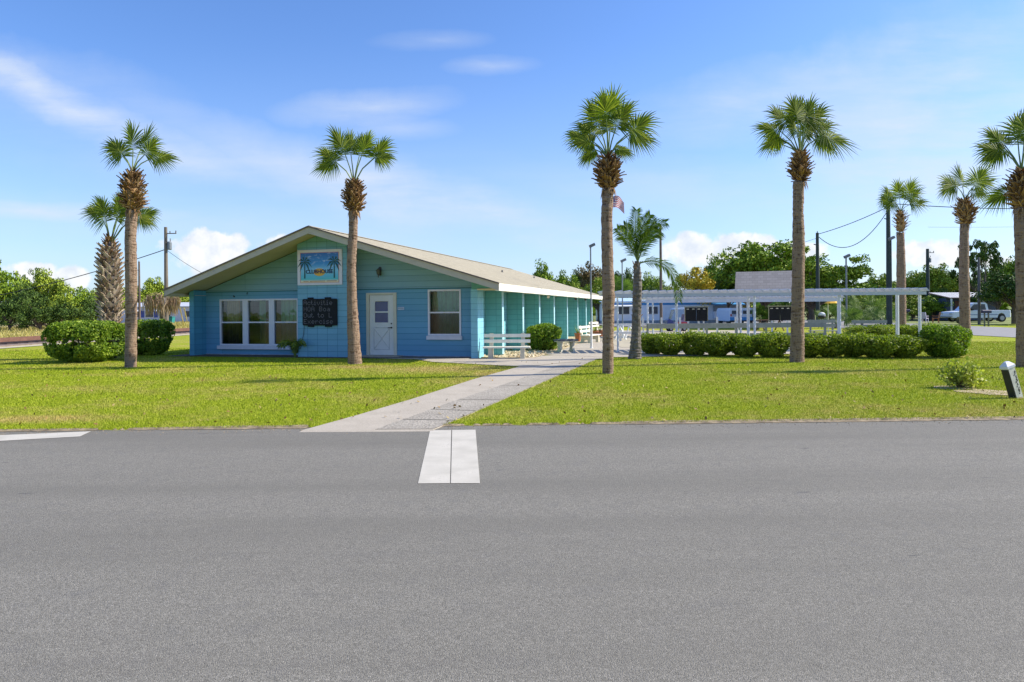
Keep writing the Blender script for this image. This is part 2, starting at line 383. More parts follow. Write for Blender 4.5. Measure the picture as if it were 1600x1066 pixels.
ca=ramp(nt,gm.outputs['Random Per Island'],[(0,(.165,.24,.010)),(.5,(.30,.375,.018)),(.9,(.44,.49,.036)),(1,(.52,.50,.08))])
cb=ramp(nt,gm.outputs['Random Per Island'],[(0,(.33,.28,.05)),(1,(.60,.49,.18))])
col=mixc(nt,dryspot(nt,fr.outputs[0],f3),ca,cb); L(nt,col,bs.inputs['Base Color']); bs.inputs['Roughness'].default_value=.6; bs.inputs['Specular IOR Level'].default_value=.15
t=N(nt,'ShaderNodeBsdfTranslucent'); L(nt,col,t.inputs[0]); mx=N(nt,'ShaderNodeMixShader'); mx.inputs[0].default_value=.22
L(nt,bs.outputs[0],mx.inputs[1]); L(nt,t.outputs[0],mx.inputs[2]); L(nt,mx.outputs[0],nt.nodes['Material Output'].inputs[0])
grass_object('grass',380000,30,.031,M_blade,w=.0042)
# fallen leaves on lawn
rg=np.random.default_rng(11); n=520
y=9.6+rg.random(n)**1.3*12; x=(rg.random(n)*2-1)*y*.75; 
Pp=np.stack([x,y,np.full(n,.03)],1); V4=leaves(Pp,.06,.6,np.tile([0,0,1.],(n,1)),.35,rg)
o=link('fallen_leaves',npmesh('fallen_leaves',V4,4,leafmat('dry litter',(.08,.04,.015),(.25,.15,.05),(.42,.34,.14),0.0))); o['kind']='stuff'
# dry tall grass on bank
rg=np.random.default_rng(12); n=60000
a_=rg.random(n); b_=rg.random(n)**1.0
A=np.array(A0)[None]+np.array(rd)[None]*(40+a_[:,None]*110)+np.array(rn)[None]*(2.2+20*b_[:,None]); A[:,2]=.02+.55*0.42*np.sin(np.minimum(1,b_*.6*2.2)*PI/2)
h=rg.uniform(.08,.30,n); ang=rg.uniform(0,6.3,n); ww=.03
d=np.stack([np.cos(ang)*ww,np.sin(ang)*ww,np.zeros(n)],1); T=A+np.stack([rg.normal(size=n)*.12,rg.normal(size=n)*.12,h],1)
o=link('dry_grass',npmesh('dry_grass',np.stack([A-d,A+d,T],1),3,leafmat('dry stalks',(.20,.21,.04),(.44,.37,.12),(.60,.50,.22),.2,.3))); o['kind']='stuff'
# ================================================================= CLUBHOUSE
TEAL=(.11,.34,.34); BLUE=(.15,.385,.58)
M_block=brickmat('blue painted block wall',BLUE,(.04,.19,.32),5.0,.2,0,.006)
M_sid=brickmat('teal lap siding',(.235,.43,.53),(.11,.25,.33),9.0,.2,0,.007)
M_pan=brickmat('stack bond painted block',(.20,.44,.575),(.06,.20,.30),.384,.2,0,.007,shift=6.36-3*.384+.0)
M_fin=brickmat('teal painted fin block',(.16,.47,.47),(.06,.25,.27),.4,.2,0,.007)
M_side=brickmat('teal painted side block',(.22,.52,.58),(.10,.30,.35),.4,.2,0,.007,'YZ')
M_lit_edge=brickmat('sunlit pale blue fin edge',(.42,.70,.78),(.25,.5,.6),.4,.2,0,.005,'YZ')  # sunlight on the fin ends put into a paler colour
M_white=plain('white trim paint',(.74,.74,.72),.45,.04,4,.05)
M_cream=plain('cream trim paint',(.66,.62,.50),.5,.06,3,.1)
M_rake=plain('rake board paint',(.50,.45,.36),.6,.08,3,.1)
M_soffit=plain('beige soffit',(.66,.57,.38),.7,.06,2,.1)
M_roof=brickmat('cream roof shingles',(.39,.345,.25),(.27,.235,.175),.33,.14,.5,.006,'YX',.9,.10,.7)
club=thing('clubhouse','single storey blue and teal clubhouse with cream gable roof','building',C,-YAW)
XL,XR,XRG=-10.70,0.0,-5.4; FY=.60
def fx(x): return 1.028*x-.2
def fz(z): return 1.028*z-.045
#   # walls
EL,ER=-11.15,1.17; ZR=4.43; ZL,ZE=2.40,2.42; YF,YB=-.92,25.3
def roofz(x): return ZR-(XRG-x)*(ZR-ZL)/(XRG-EL) if x<XRG else ZR-(x-XRG)*(ZR-ZE)/(ER-XRG)
# front wall: blocks around openings, 0.18 thick
WZ=2.34
g=MB(); ops=[(fx(-9.62),fx(-6.42),fz(.36),fz(2.05)),(fx(-3.74),fx(-2.70),0.0,fz(2.2)),(fx(-1.53),fx(-.37),fz(.74),fz(2.28))]
xs=[XL]+[v for o in ops for v in o[:2]]+[XR]
for i in range(7):
    a,b=xs[i],xs[i+1]; op=[o for o in ops if abs(o[0]-a)<.01]
    if not op: g.box(a,b,FY,FY+.18,0,WZ)
    else:
        z0,z1=op[0][2],op[0][3]; (g.box(a,b,FY,FY+.18,0,z0) if z0>.01 else None); g.box(a,b,FY,FY+.18,z1,WZ)
g.build('wall',M_block,club)
g=MB(); zt=lambda x:roofz(x)-.16
g.prism([(XL,WZ),(XR,WZ),(XR,zt(XR)),(XRG,zt(XRG)),(XL,zt(XL))],FY+.004,FY+.17)
g.build('gable_wall',M_sid,club)
g=MB(); g.box(XL,XR,FY-.012,FY,WZ-.02,WZ+.015); g.build('siding_ledge',plain('teal ledge',(.04,.17,.2),.6),club)
g=MB(); g.prism([(-6.36,0),(-4.44,0),(-4.44,zt(-4.44)),(XRG,zt(XRG)),(-6.36,zt(-6.36))],-.12,FY-.014); g.build('sign_panel',M_pan,club)
g=MB(); g.prism([(-10.9,0),(-10.702,0),(-10.702,zt(-10.702)),(-10.9,zt(-10.9))],-.05,1.2); g.build('fin_wall',brickmat('blue fin block',(.10,.36,.52),(.04,.19,.32),.4,.2,0,.006,'YZ'),club)
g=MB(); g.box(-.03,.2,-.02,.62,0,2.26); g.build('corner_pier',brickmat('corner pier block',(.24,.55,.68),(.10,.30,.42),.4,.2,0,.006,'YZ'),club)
# side & back walls
g=MB(); g.box(XR-.18,XR,FY+.182,YB-.4,0,2.26); g.build('side_wall',M_side,club)
g=MB(); g.box(XL,XL+.18,FY+.182,YB-.4,0,2.26); g.build('side_wall',M_side,club)
g=MB(); g.box(XL,XR,YB-.38,YB-.2,0,2.3); g.prism([(XL,2.3),(XR,2.3),(XR,zt(XR)),(XRG,zt(XRG)),(XL,zt(XL))],YB-.38,YB-.2); g.build('back_wall',M_side,club)
fins=[1.45,4.35,7.27,10.43,13.9,17.2,20.3,22.8]
for i,y in enumerate(fins):
    g=MB(); g.box(.002,.60,y,y+.2,0,2.255); fw=g.build('fin_wall',M_fin,club); g=MB(); g.box(.601,.62,y-.004,y+.204,0,2.255); g.build('fin_lit_edge',M_lit_edge,fw)  # thin end caps added to carry the painted-in sunlight
g=MB(); g.box(1.0,1.12,YB-.5,YB-.38,0,2.25); g.build('corner_post',M_white,club)
# roof slabs
g=MB(); th=.1
g.prism([(EL,ZL),(XRG,ZR),(XRG,ZR-th),(EL,ZL-th)],YF,YB); g.prism([(XRG,ZR),(ER,ZE),(ER,ZE-th),(XRG,ZR-th)],YF,YB)
ro=g.build('roof',M_roof,club)
g=MB(); g.prism([(XRG-.16,ZR-.055+.03),(XRG,ZR+.035),(XRG+.16,ZR-.055+.03),(XRG,ZR+.005)],YF-.02,YB+.02); g.build('ridge_cap',M_roof,ro)
# rake boards on front and back
for y0,y1 in ((YF-.05,YF-.003),(YB+.003,YB+.04)):
    g=MB(); g.prism([(EL-.03,ZL-.02),(XRG,ZR-.015),(XRG,ZR-.24),(EL-.03,ZL-.23)],y0,y1); g.prism([(XRG,ZR-.015),(ER+.03,ZE-.02),(ER+.03,ZE-.23),(XRG,ZR-.24)],y0,y1)
    g.build('rake_board',M_rake,ro)
g=MB()
for a,b,c_,d_ in ((EL-.05,ZL+.01,XRG,ZR+.015),(XRG,ZR+.015,ER+.05,ZE+.01)):
    g.prism([(a,b),(c_,d_),(c_,d_-.045),(a,b-.045)],YF-.09,YF-.052)
g.build('drip_edge',plain('brown drip edge',(.16,.12,.10),.6),ro)
g=MB(); g.box(ER+.002,ER+.035,YF-.05,YB+.04,ZE-.235,ZE-.01); g.box(ER-.1,ER+.002,YF,YB,ZE-.235,ZE-.21)
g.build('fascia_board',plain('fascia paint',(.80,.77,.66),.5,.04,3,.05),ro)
g=MB(); g.box(EL-.035,EL-.002,YF-.05,YB+.04,ZL-.235,ZL-.01); g.build('fascia_board',M_cream,ro)
# soffits: sloped at the gable, level at the sides
g=MB(); th2=.125
g.prism([(EL,ZL-th2+.02),(XRG,ZR-th2),(XRG,ZR-th2-.02),(EL,ZL-th2)],YF,FY)
g.prism([(XRG,ZR-th2),(ER,ZE-th2+.02),(ER,ZE-th2),(XRG,ZR-th2-.02)],YF,FY)
g.box(XR,ER-.1,.0,YB,2.258,2.275); g.box(EL+.02,XL,.0,YB,2.2,2.215)
g.build('soffit',M_soffit,ro)
g=MB(); g.prism([(0.003,2.262),(ER-.1,2.262),(ER-.1,roofz(ER-.1)-.13),(.003,roofz(.003)-.13)],-.026,.15); g.build('gable_return',plain('teal infill',(.10,.33,.29),.6),club)
g=MB(); g.box(.2,ER-.1,-.06,-.028,2.235,2.28); g.build('return_trim',M_soffit,club)
# roof vents / uneven shingle tab lines
for y in (11.5,18.5):
    g=MB(); x=-2.2; z=roofz(x); g.tube([(x,y,z-.05),(x,y,z+.1)],.05,8); g.build('vent_pipe',plain('dark vent',(.2,.19,.18)),ro)
# windows
def glassmat(name,tint,refl,rough=.02):
    m,nt,bs=nodes(name); nt.nodes.remove(bs)
    tr=N(nt,'ShaderNodeBsdfTransparent'); tr.inputs[0].default_value=(*tint,1)
    gl=N(nt,'ShaderNodeBsdfGlossy'); gl.inputs['Roughness'].default_value=rough; gl.inputs[0].default_value=(.9,.95,1,1)
    fr=N(nt,'ShaderNodeFresnel'); fr.inputs[0].default_value=1.5
    f=mth(nt,'ADD',fr.outputs[0],refl); mx=N(nt,'ShaderNodeMixShader'); L(nt,f,mx.inputs[0]); L(nt,tr.outputs[0],mx.inputs[1]); L(nt,gl.outputs[0],mx.inputs[2])
    gm=N(nt,'ShaderNodeBump'); gm.inputs['Strength'].default_value=.12; gm.inputs['Distance'].default_value=.02; L(nt,noise(nt,2.5,2),gm.inputs['Height']); L(nt,gm.outputs[0],gl.inputs['Normal'])
    L(nt,mx.outputs[0],nt.nodes['Material Output'].inputs[0]); MATS[name]=m; return m
M_glass=glassmat('window glass',(.8,.92,.85),.05); M_scr=glassmat('screened glass',(.28,.33,.34),.03,.12)
M_vinyl=plain('white vinyl frame',(.72,.72,.80),.4,.02,4,0)
M_curt=plain('green curtain cloth',(.10,.36,.24),.9,.15,5,.2); M_curt2=plain('sheer teal curtain',(.18,.40,.32),.9,.12,5,.2); M_tan=plain('tan curtain',(.50,.37,.25),.9,.12,5,.2)
def window(x0,x1,z0,z1,parent,nm='window',sash=1,curt=M_curt,y=.0,sill=True,part=(0,1)):
    """double hung window; returns frame object"""
    fr=MB(); t=.06
    fr.box(x0,x1,y-.03,y+.08,z1-t,z1); fr.box(x0,x1,y-.03,y+.08,z0,z0+t)
    fr.box(x0,x0+t,y-.03,y+.08,z0+t,z1-t); fr.box(x1-t,x1,y-.03,y+.08,z0+t,z1-t)
    zm=(z0+z1)/2; fr.box(x0+t,x1-t,y-.012,y+.07,zm-.025,zm+.025)
    w=fr.build(nm,M_vinyl,parent)
    MB().add([(x0+t,y+.045,zm+.025),(x1-t,y+.045,zm+.025),(x1-t,y+.045,z1-t),(x0+t,y+.045,z1-t)],[(0,1,2,3)]).build('pane',M_glass,w)
    MB().add([(x0+t,y+.03,z0+t),(x1-t,y+.03,z0+t),(x1-t,y+.03,zm-.025),(x0+t,y+.03,zm-.025)],[(0,1,2,3)]).build('pane',M_scr,w,label='screened lower pane of dark glass')
    a,b=x0+(x1-x0)*part[0],x0+(x1-x0)*part[1]
    c=MB(); c.grid(lambda u,v:(a+(b-a)*u,y+.3+.05*math.sin(u*(b-a)*32+1)*(1-.3*v)+.012*math.sin(u*97),z0+(z1-z0)*v),90,3)
    c.build('curtain',curt,w,True)
    return w
wx=[-9.64,-8.57,-7.47,-6.38]
zA,zB=fz(.38),fz(2.05)
window(fx(-9.62),fx(-8.60),zA,zB,club,curt=M_tan,part=(.05,.6),y=FY); window(fx(-8.50),fx(-7.52),zA,zB,club,curt=M_curt2,part=(.3,.62),y=FY); window(fx(-7.42),fx(-6.40),zA,zB,club,curt=M_curt2,y=FY,part=(.1,1))
for a_ in (-8.6,-7.52):
    g=MB(); g.box(fx(a_)+.001,fx(a_+.1)-.001,FY-.028,FY+.08,zA,zB); g.build('mullion',M_vinyl,club)
g=MB(); g.box(fx(-9.70),fx(-6.37),FY-.09,FY,fz(.25),fz(.375)); g.build('sill',plain('pale sill',(.66,.66,.74),.5,.05),club)
window(fx(-1.53),fx(-.37),fz(.75),fz(2.28),club,curt=M_curt,y=FY)
g=MB(); g.box(fx(-1.57),fx(-.33),FY-.09,FY,fz(.62),fz(.745)); g.build('sill',MATS['pale sill'],club)
# dark room behind the glass
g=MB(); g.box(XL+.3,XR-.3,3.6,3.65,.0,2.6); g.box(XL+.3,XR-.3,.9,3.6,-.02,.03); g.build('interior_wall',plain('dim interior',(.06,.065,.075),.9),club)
# door
door=MB(); door.box(-3.66,-2.78,-.01,.06,.07,2.12).build('x',M_white) if False else None
dr=MB(); x0,x1,z0,z1=fx(-3.66),fx(-2.78),.05,fz(2.12)
dr.box(x0,x0+.2,.0,.05,z0,z1); dr.box(x1-.2,x1,.0,.05,z0,z1); dr.box(x0+.2,x1-.2,.0,.05,z1-.22,z1); dr.box(x0+.2,x1-.2,.0,.05,z0,1.18)
D=dr.build('door',plain('white door paint',(.74,.73,.70),.45,.04,3,.05),club)
g=MB(); g.bar((x0+.24,-.006,.25),(x1-.24,-.006,.95),.012,.035,(0,1,0)); g.bar((x0+.24,-.009,.95),(x1-.24,-.009,.25),.012,.035,(0,1,0))
g=MB()
for a,b in (((x0+.18,.28),(x1-.18,.95)),((x0+.18,.95),(x1-.18,.28))):
    g.tube([(a[0],-.004,a[1]),(b[0],-.004,b[1])],.014,6)
for a,b in (((x0+.16,.24),(x1-.16,.24)),((x0+.16,1.0),(x1-.16,1.0)),((x0+.16,.24),(x0+.16,1.0)),((x1-.16,.24),(x1-.16,1.0))):
    g.tube([(a[0],-.004,a[1]),(b[0],-.004,b[1])],.012,6)
g.build('crossbuck_trim',plain('door moulding',(.6,.6,.58),.5),D)
g=MB(); g.box(x0+.2,x1-.2,-.01,.04,1.52,1.57); g.box(x0+.185,x0+.205,-.012,-.001,1.18,1.9); g.box(x1-.205,x1-.185,-.012,-.001,1.18,1.9); g.build('sash_bar',M_white,D)
MB().add([(x0+.2,.02,1.18),(x1-.2,.02,1.18),(x1-.2,.02,1.9),(x0+.2,.02,1.9)],[(0,1,2,3)]).build('pane',plain('blue-grey door glass',(.07,.09,.22),.15,.1,3,0),D)
g=MB(); g.tube([(x1-.08,-.03,1.0),(x1-.08,-.005,1.0)],.03,10); g.tube([(x1-.08,-.04,1.0),(x1-.2,-.045,1.0)],.012,8); DB=1; g.build('handle',plain('dark bronze',(.05,.04,.035),.35,.1,5,0,.8),D)
g=MB(); g.tube([(x1-.08,-.02,1.14),(x1-.08,-.003,1.14)],.025,10); g.build('lock',MATS['dark bronze'],D)
D.location=(0,FY,0)
g=MB(); g.box(x0-.12,x0-.008,-.04,.06,.03,fz(2.2)); g.box(x1+.008,x1+.12,-.04,.06,.03,fz(2.2)); g.box(x0-.008,x1+.008,-.04,.06,fz(2.13),fz(2.2)); g.build('door_frame',M_cream,club,loc=(0,FY,0))
g=MB(); g.box(-4.1,-2.7,.15,FY,.0,.045); g.build('doorstep',M_conc,club)
g=MB(); g.box(XL,XR-.05,FY-.03,FY-.001,.0,.04); g.build('foundation_strip',plain('pale plinth',(.30,.36,.45),.8,.2),club)
# text helper
def text_mesh(body,size,ext,mat,name,parent,M,align='CENTER',spacing=1.0,bold=0):
    cu=bpy.data.curves.new(name,'FONT'); cu.body=body; cu.size=size; cu.extrude=ext; cu.align_x=align; cu.align_y='CENTER'; cu.space_character=spacing; cu.offset=bold; cu.resolution_u=3
    o=bpy.data.objects.new(name,cu); COL.objects.link(o); dg=bpy.context.evaluated_depsgraph_get(); dg.update()
    me=bpy.data.meshes.new_from_object(o.evaluated_get(dg)); bpy.data.objects.remove(o); me.transform(M); me.materials.clear(); me.materials.append(mat)
    return link(name,me,parent)
def Mtext(x,y,z): return Matrix.Translation((x,y,z))@Matrix.Rotation(R(90),4,'X')
# house number
pq=thing('number_plaque','small white house number plaque between the door and the right window','plaque',B(fx(-2.5),FY-.012,fz(1.66)),-YAW)
g=MB(); g.box(-.12,.12,-.012,.0,-.05,.05,bev=.01); g.build('plate',plain('plaque blue-white',(.5,.6,.75),.5),pq)
g=MB()
for x_ in (-.075,-.025,.025,.075):
    g.add([(x_+.018*math.cos(k*PI/5),-.0135,.03*math.sin(k*PI/5)) for k in range(10)]+[(x_+.008*math.cos(k*PI/5),-.0135,.016*math.sin(k*PI/5)) for k in range(10)],[(k,(k+1)%10,10+(k+1)%10,10+k) for k in range(8)])
g.build('worn_digits',plain('plaque dark',(.03,.06,.12),.5),pq)
# wall lantern
wl=thing('wall_lantern','dark metal wall lantern high on the gable above the door','lantern',B(fx(-3.26),FY-.002,fz(2.92)),-YAW)
MD=plain('black lamp metal',(.03,.03,.035),.45,.1,5,.1)
g=MB(); g.box(-.045,.045,-.03,0,-.14,.16,bev=.02); g.tube([(0,-.02,.02),(0,-.12,.1),(0,-.15,.02)],.012,6); g.build('bracket',MD,wl)
g=MB(); g.tube([(0,-.15,-.22),(0,-.15,-.12),(0,-.15,-.1),(0,-.15,.02),(0,-.15,.03),(0,-.15,.1)],[.01,.03,.055,.075,.09,.01],8); g.build('lamp_body',plain('smoked lantern glass',(.10,.11,.10),.2),wl)
# clubhouse sign (generic beach scene)
sg=thing('clubhouse_sign','white framed picture sign of a beach with palms reading CLUBHOUSE, on the gable','sign',B(-5.47,-.125,3.11),-YAW)
hw,hh=.86,.61
g=MB(); g.box(-hw,hw,-.035,0,-hh,hh,bev=.01); g.build('board',plain('sign white',(.74,.70,.76),.45,.03),sg)
def sgq(name,x0,x1,z0,z1,y,c):
    g=MB(); g.add([(x0,y,z0),(x1,y,z0),(x1,y,z1),(x0,y,z1)],[(0,1,2,3)]); return g.build(name,plain(name+' paint',c,.4,.05,4,0),sg)
m,nt,bs=nodes('painted beach sky'); tc=N(nt,'ShaderNodeTexCoord'); sp=N(nt,'ShaderNodeSeparateXYZ'); L(nt,tc.outputs['Object'],sp.inputs[0])
base=ramp(nt,mth(nt,'MULTIPLY_ADD',sp.outputs[2],.9,.5),[(.0,(.80,.62,.35)),(.07,(.85,.75,.5)),(.12,(.10,.55,.62)),(.24,(.12,.55,.75)),(.40,(.25,.6,.85)),(.6,(.04,.30,.72)),(1.0,(.02,.12,.50))])
mpn=N(nt,'ShaderNodeMapping'); mpn.inputs['Scale'].default_value=(2.2,1,7); L(nt,tc.outputs['Object'],mpn.inputs[0])
cl=noise(nt,1.6,4,mpn.outputs[0]); up=mth(nt,'GREATER_THAN',sp.outputs[2],-.1)
L(nt,mixc(nt,mth(nt,'MULTIPLY',ramp(nt,cl,[(.55,(0,0,0)),(.72,(.7,.7,.7))]),up),base,(.75,.85,.95)),bs.inputs['Base Color']); bs.inputs['Roughness'].default_value=.4
g=MB(); g.add([(-.73,-.038,-.52),(.73,-.038,-.52),(.73,-.038,.50),(-.73,-.038,.50)],[(0,1,2,3)]); g.build('picture',m,sg)
g=MB(); 
for a in ((-.74,.74,.5,.515),(-.74,.74,-.535,-.52),(-.745,-.73,-.52,.5),(.73,.745,-.52,.5)): g.box(a[0],a[1],-.044,-.037,a[2],a[3])
g.build('picture_border',plain('salmon line',(.62,.25,.24),.5),sg)
g=MB(); g.tube([(.0,-.0405,-.16),(.0,-.0445,-.16)],.22,28); g.build('painted_sun',plain('painted sun',(.85,.45,.06),.5,.05),sg)
for o in KIDS(sg):
    if o.name.startswith('painted_sun'):
        o.scale=(1,1,.6); o.location=(0,0,-.075)
for sx in (-.57,.57):
    g=MB(); y=-.046
    g.add([(sx-.025,y,-.38),(sx+.03,y,-.38),(sx+.02,y,.2),(sx-.01,y,.2)],[(0,1,2,3)])
    for a in (20,60,110,150,195,345,-50,230):
        L_=.30; p0=Vector((sx,0,.2)); d=Vector((math.cos(R(a)),0,math.sin(R(a)))); 
        mid=p0+d*L_*.55; tip=p0+d*L_+Vector((0,0,-.13)); nn=Vector((-d.z,0,d.x))*.035
        g.add([(p0.x,y-.001,p0.z),((mid+nn).x,y-.001,(mid+nn).z),(tip.x,y-.001,tip.z),((mid-nn).x,y-.001,(mid-nn).z)],[(0,1,2,3)])
    g.build('painted_palm',plain('painted palm green',(.01,.09,.09),.5,.2),sg)
text_mesh('CLUBHOUSE',.185,.003,plain('navy lettering',(.012,.02,.10),.5,.02,3,0),'lettering',sg,Mtext(0,-.052,-.155),spacing=1.0,bold=.004)
text_mesh('COMMUNITY CENTER',.06,.002,MATS['navy lettering'],'lettering',sg,Mtext(0,-.052,.02)) if False else None
g=MB()
for x0_,x1_ in ((-.62,-.42),(-.38,.22),(.28,.66)): g.box(x0_,x1_,-.046,-.0395,-.49,-.465)
g.build('worn_lettering_line',plain('faded red print',(.5,.28,.18),.6),sg)
# message board
mb_=thing('message_board','black message board with dotted letters, under the picture sign','message board',B(-5.47,-.125,1.57),-YAW)
g=MB(); g.box(-.66,.66,-.06,0,-.47,.45,bev=.03); g.box(-.46,-.26,-.055,0,.45,.5); g.box(.2,.42,-.055,0,.45,.5); g.box(-.46,-.24,-.055,0,-.52,-.47); g.box(.2,.44,-.055,0,-.52,-.47)
g.build('board',plain('matt black board',(.010,.011,.013),.9),mb_)
# dot-matrix letters, 5x7
F57={'A':"01110100011000111111100011000110001",'c':"00000000000111010001100001000101110",'t':"01000010001110001000010000100100110",'i':"00100000000110000100001000010001110",
'v':"00000000001000110001100010101000100",'e':"00000000000111010001111111000001110",'H':"10001100011000111111100011000110001",'O':"01110100011000110001100011000101110",
'B':"11110100011000111110100011000111110",'o':"00000000000111010001100011000101110",'a':"00000000000111000001011111000101111",'u':"00000000001000110001100011001101101",
'L':"10000100001000010000100001000011111",'E':"11111100001000011110100001000011111",'x':"00000000001000101010001000101010001",'r':"00000000001011011001100001000010000",
's':"00000000000111110000011100000111110",'l':"01100001000010000100001000010001110",' ':"0"*35}
g=MB(); pit=.0235
for li,txt in enumerate(["Activitie","HOA Boa","Out to L","Exercise"]):
    x=-.60; z=.385-li*.215
    for ch in txt:
        bits=F57[ch]
        narrow=ch in 'itl'
        for k,bt in enumerate(bits):
            if bt=='1':
                cx=x+(k%5)*pit-(pit if narrow else 0); cz=z-(k//5)*pit
                if cx<.63: g.add([(cx-.010,-.063,cz-.010),(cx+.010,-.063,cz-.010),(cx+.010,-.063,cz+.010),(cx-.010,-.063,cz+.010)],[(0,1,2,3)])
        x+=pit*(4.6 if narrow else 6.4)
g.build('dot_letters',plain('dim dots',(.15,.14,.16),.6,.1),mb_)
cb=MB(); cb.tube([(-.62,-.02,-.48),(-.66,-.01,-.8),(-.72,-.01,-1.0),(-.78,-.01,-1.3)],.008,5); cb.build('cable',MD,mb_)
# hooks above the window
hk=thing('wall_hook','small dark hook above the wide left window','hook',B(fx(-9.0),FY,fz(2.14)),-YAW)
g=MB(); g.tube([(0,0,0),(0,-.06,0),(0,-.06,.05)],.018,6); g.build('hook',MD,hk)
hk=thing('wall_hook','tiny dark hook higher and right of the first hook above the wide window','hook',B(fx(-8.45),FY,fz(2.27)),-YAW)
g=MB(); g.tube([(0,0,0),(0,-.05,0),(0,-.05,-.06)],.014,6); g.build('hook',MD,hk)
# eave flood lamps
for i,(y,lab) in enumerate(((7.6,'white twin flood lamp under the side eave, nearest to the front'),(14.6,'dark flood lamp under the side eave, second from the front'),(17.9,'dark flood lamp under the side eave, farthest from the front'))):
    t=thing('eave_floodlight',lab,'flood lamp',B(.9,y,2.25),-YAW)
    g=MB(); g.tube([(0,0,0),(0,0,-.03)],.05,8); g.tube([(0,0,-.03),(.03,-.05,-.08)],.015,6); g.build('mount',M_cream if i==0 else MD,t)
    g=MB(); g.tube([(.02,-.05,-.07),(.06,-.12,-.11),(.09,-.16,-.14)],[.03,.05,.065],10); g.build('lamp_head',M_cream if i==0 else MD,t)
# ================================================================= PALMS
M_trunk,nt,bs=nodes('palm trunk bark')
tc=N(nt,'ShaderNodeTexCoord'); mp=N(nt,'ShaderNodeMapping'); mp.inputs['Scale'].default_value=(3,3,16); L(nt,tc.outputs['Object'],mp.inputs[0])
rg1=noise(nt,1.4,6,mp.outputs[0],.65); mp2=N(nt,'ShaderNodeMapping'); mp2.inputs['Scale'].default_value=(14,14,2.5); L(nt,tc.outputs['Object'],mp2.inputs[0])
vf=noise(nt,1.4,5,mp2.outputs[0],.6); fl=noise(nt,22,4); h=mth(nt,'ADD',rg1,mth(nt,'MULTIPLY',vf,.6)); h=mth(nt,'ADD',h,mth(nt,'MULTIPLY',fl,.4))
L(nt,ramp(nt,h,[(.70,(.085,.055,.04)),(.95,(.28,.205,.15)),(1.25,(.46,.38,.31))] if False else [(.58,(.025,.013,.008)),(.74,(.08,.043,.026)),(.87,(.165,.10,.063)),(1.0,(.30,.205,.14))]),bs.inputs['Base Color'])
bs.inputs['Roughness'].default_value=.95; bump(nt,bs,h,1.,.05)
M_trunkG,nt,bs=nodes('grey palm trunk bark')
h=noise(nt,9,6); L(nt,ramp(nt,h,[(.3,(.06,.048,.04)),(.7,(.23,.20,.17))]),bs.inputs['Base Color']); bs.inputs['Roughness'].default_value=.95; bump(nt,bs,h,1.,.03)
M_boot=leafmat('old leaf bases',(.06,.03,.015),(.25,.14,.055),(.48,.32,.15),0.0,2.5,.85)
M_bootG=leafmat('grey leaf bases',(.10,.065,.04),(.36,.26,.17),(.72,.60,.46),0.0,2.5,.85)
M_frond=leafmat('palm frond green',(.04,.08,.010),(.13,.18,.018),(.38,.40,.055),.38,1.8,.6)
M_stem=plain('frond stem green',(.13,.19,.04),.5,.15,5,.1)
def fan(dx,dz,ang,Rr,base,k,rg,depth=None,face=None,span=108,curl=.42):
    """one fan frond in palm-local metres. dx,dz hub offset from crown base; ang in degrees in the xz plane"""
    mb=MB()
    dy=rg.uniform(-.35,.35)*math.hypot(dx,dz) if depth is None else depth
    hub=base+Vector((dx,dy,dz))
    # petiole
    mid=base.lerp(hub,.5)+Vector((dx*-.08,0,abs(dx)*.10))
    mb.mi=1; mb.tube([base,base.lerp(mid,.5)+Vector((0,0,.005)),mid,hub],[.028,.02,.017,.013],5); mb.mi=0
    a=R(ang); d=Vector((math.cos(a),dy/max(.3,math.hypot(dx,dz))*.8,math.sin(a))).normalized()
    # leaf-plane normal: mostly facing the viewer side with scatter
    n0=Vector((rg.uniform(-.45,.45),-1,rg.uniform(-.1,.55))) if face is None else Vector(face)
    n0=(n0-d*n0.dot(d)).normalized(); side=d.cross(n0).normalized()
    ns=32; sp=R(span); fold=rg.uniform(.1,.5)
    droopdir=Vector((0,0,-1))
    for i in range(ns):
        q=max(-1,min(1,-1+2*i/(ns-1)+rg.uniform(-.01,.01))); th=q*sp
        dirv=(d*math.cos(th)+side*math.sin(th)-n0*(abs(math.sin(th))*fold)).normalized()
        t0=(1-abs(q))*.40*Rr
        hb=hub+d*t0+droopdir*(t0*t0*curl*1.1/Rr)
        Ls=Rr*(.50+.28*(1-abs(q))**.5)*rg.uniform(.88,1.10)
        off=n0*(rg.uniform(-.05,.05)+.06*(i%2))*Rr*.35
        w=Ls*.40*(2*sp/ns)*.50+.009
        pts=[]
        for t,ww in ((0,.3),(.36,1.0),(.68,.58),(1.0,.02)):
            p=hb+dirv*Ls*t+off*t+droopdir*(Ls*curl*(t**2.6)*(.55+rg.uniform(0,.35)))-n0*(.10*Ls*t*t)*(-1)
            pts.append((p,w*ww))
        wv=dirv.cross(n0).normalized()
        # slight fold
        vs=[]
        for p,ww in pts: vs+=[p-wv*ww,p+n0*ww*.45,p+wv*ww]
        fs=[]
        for j in range(3):
            o=j*3; fs+=[(o,o+1,o+4,o+3),(o+1,o+2,o+5,o+4)]
        mb.add(vs,fs)
    return mb
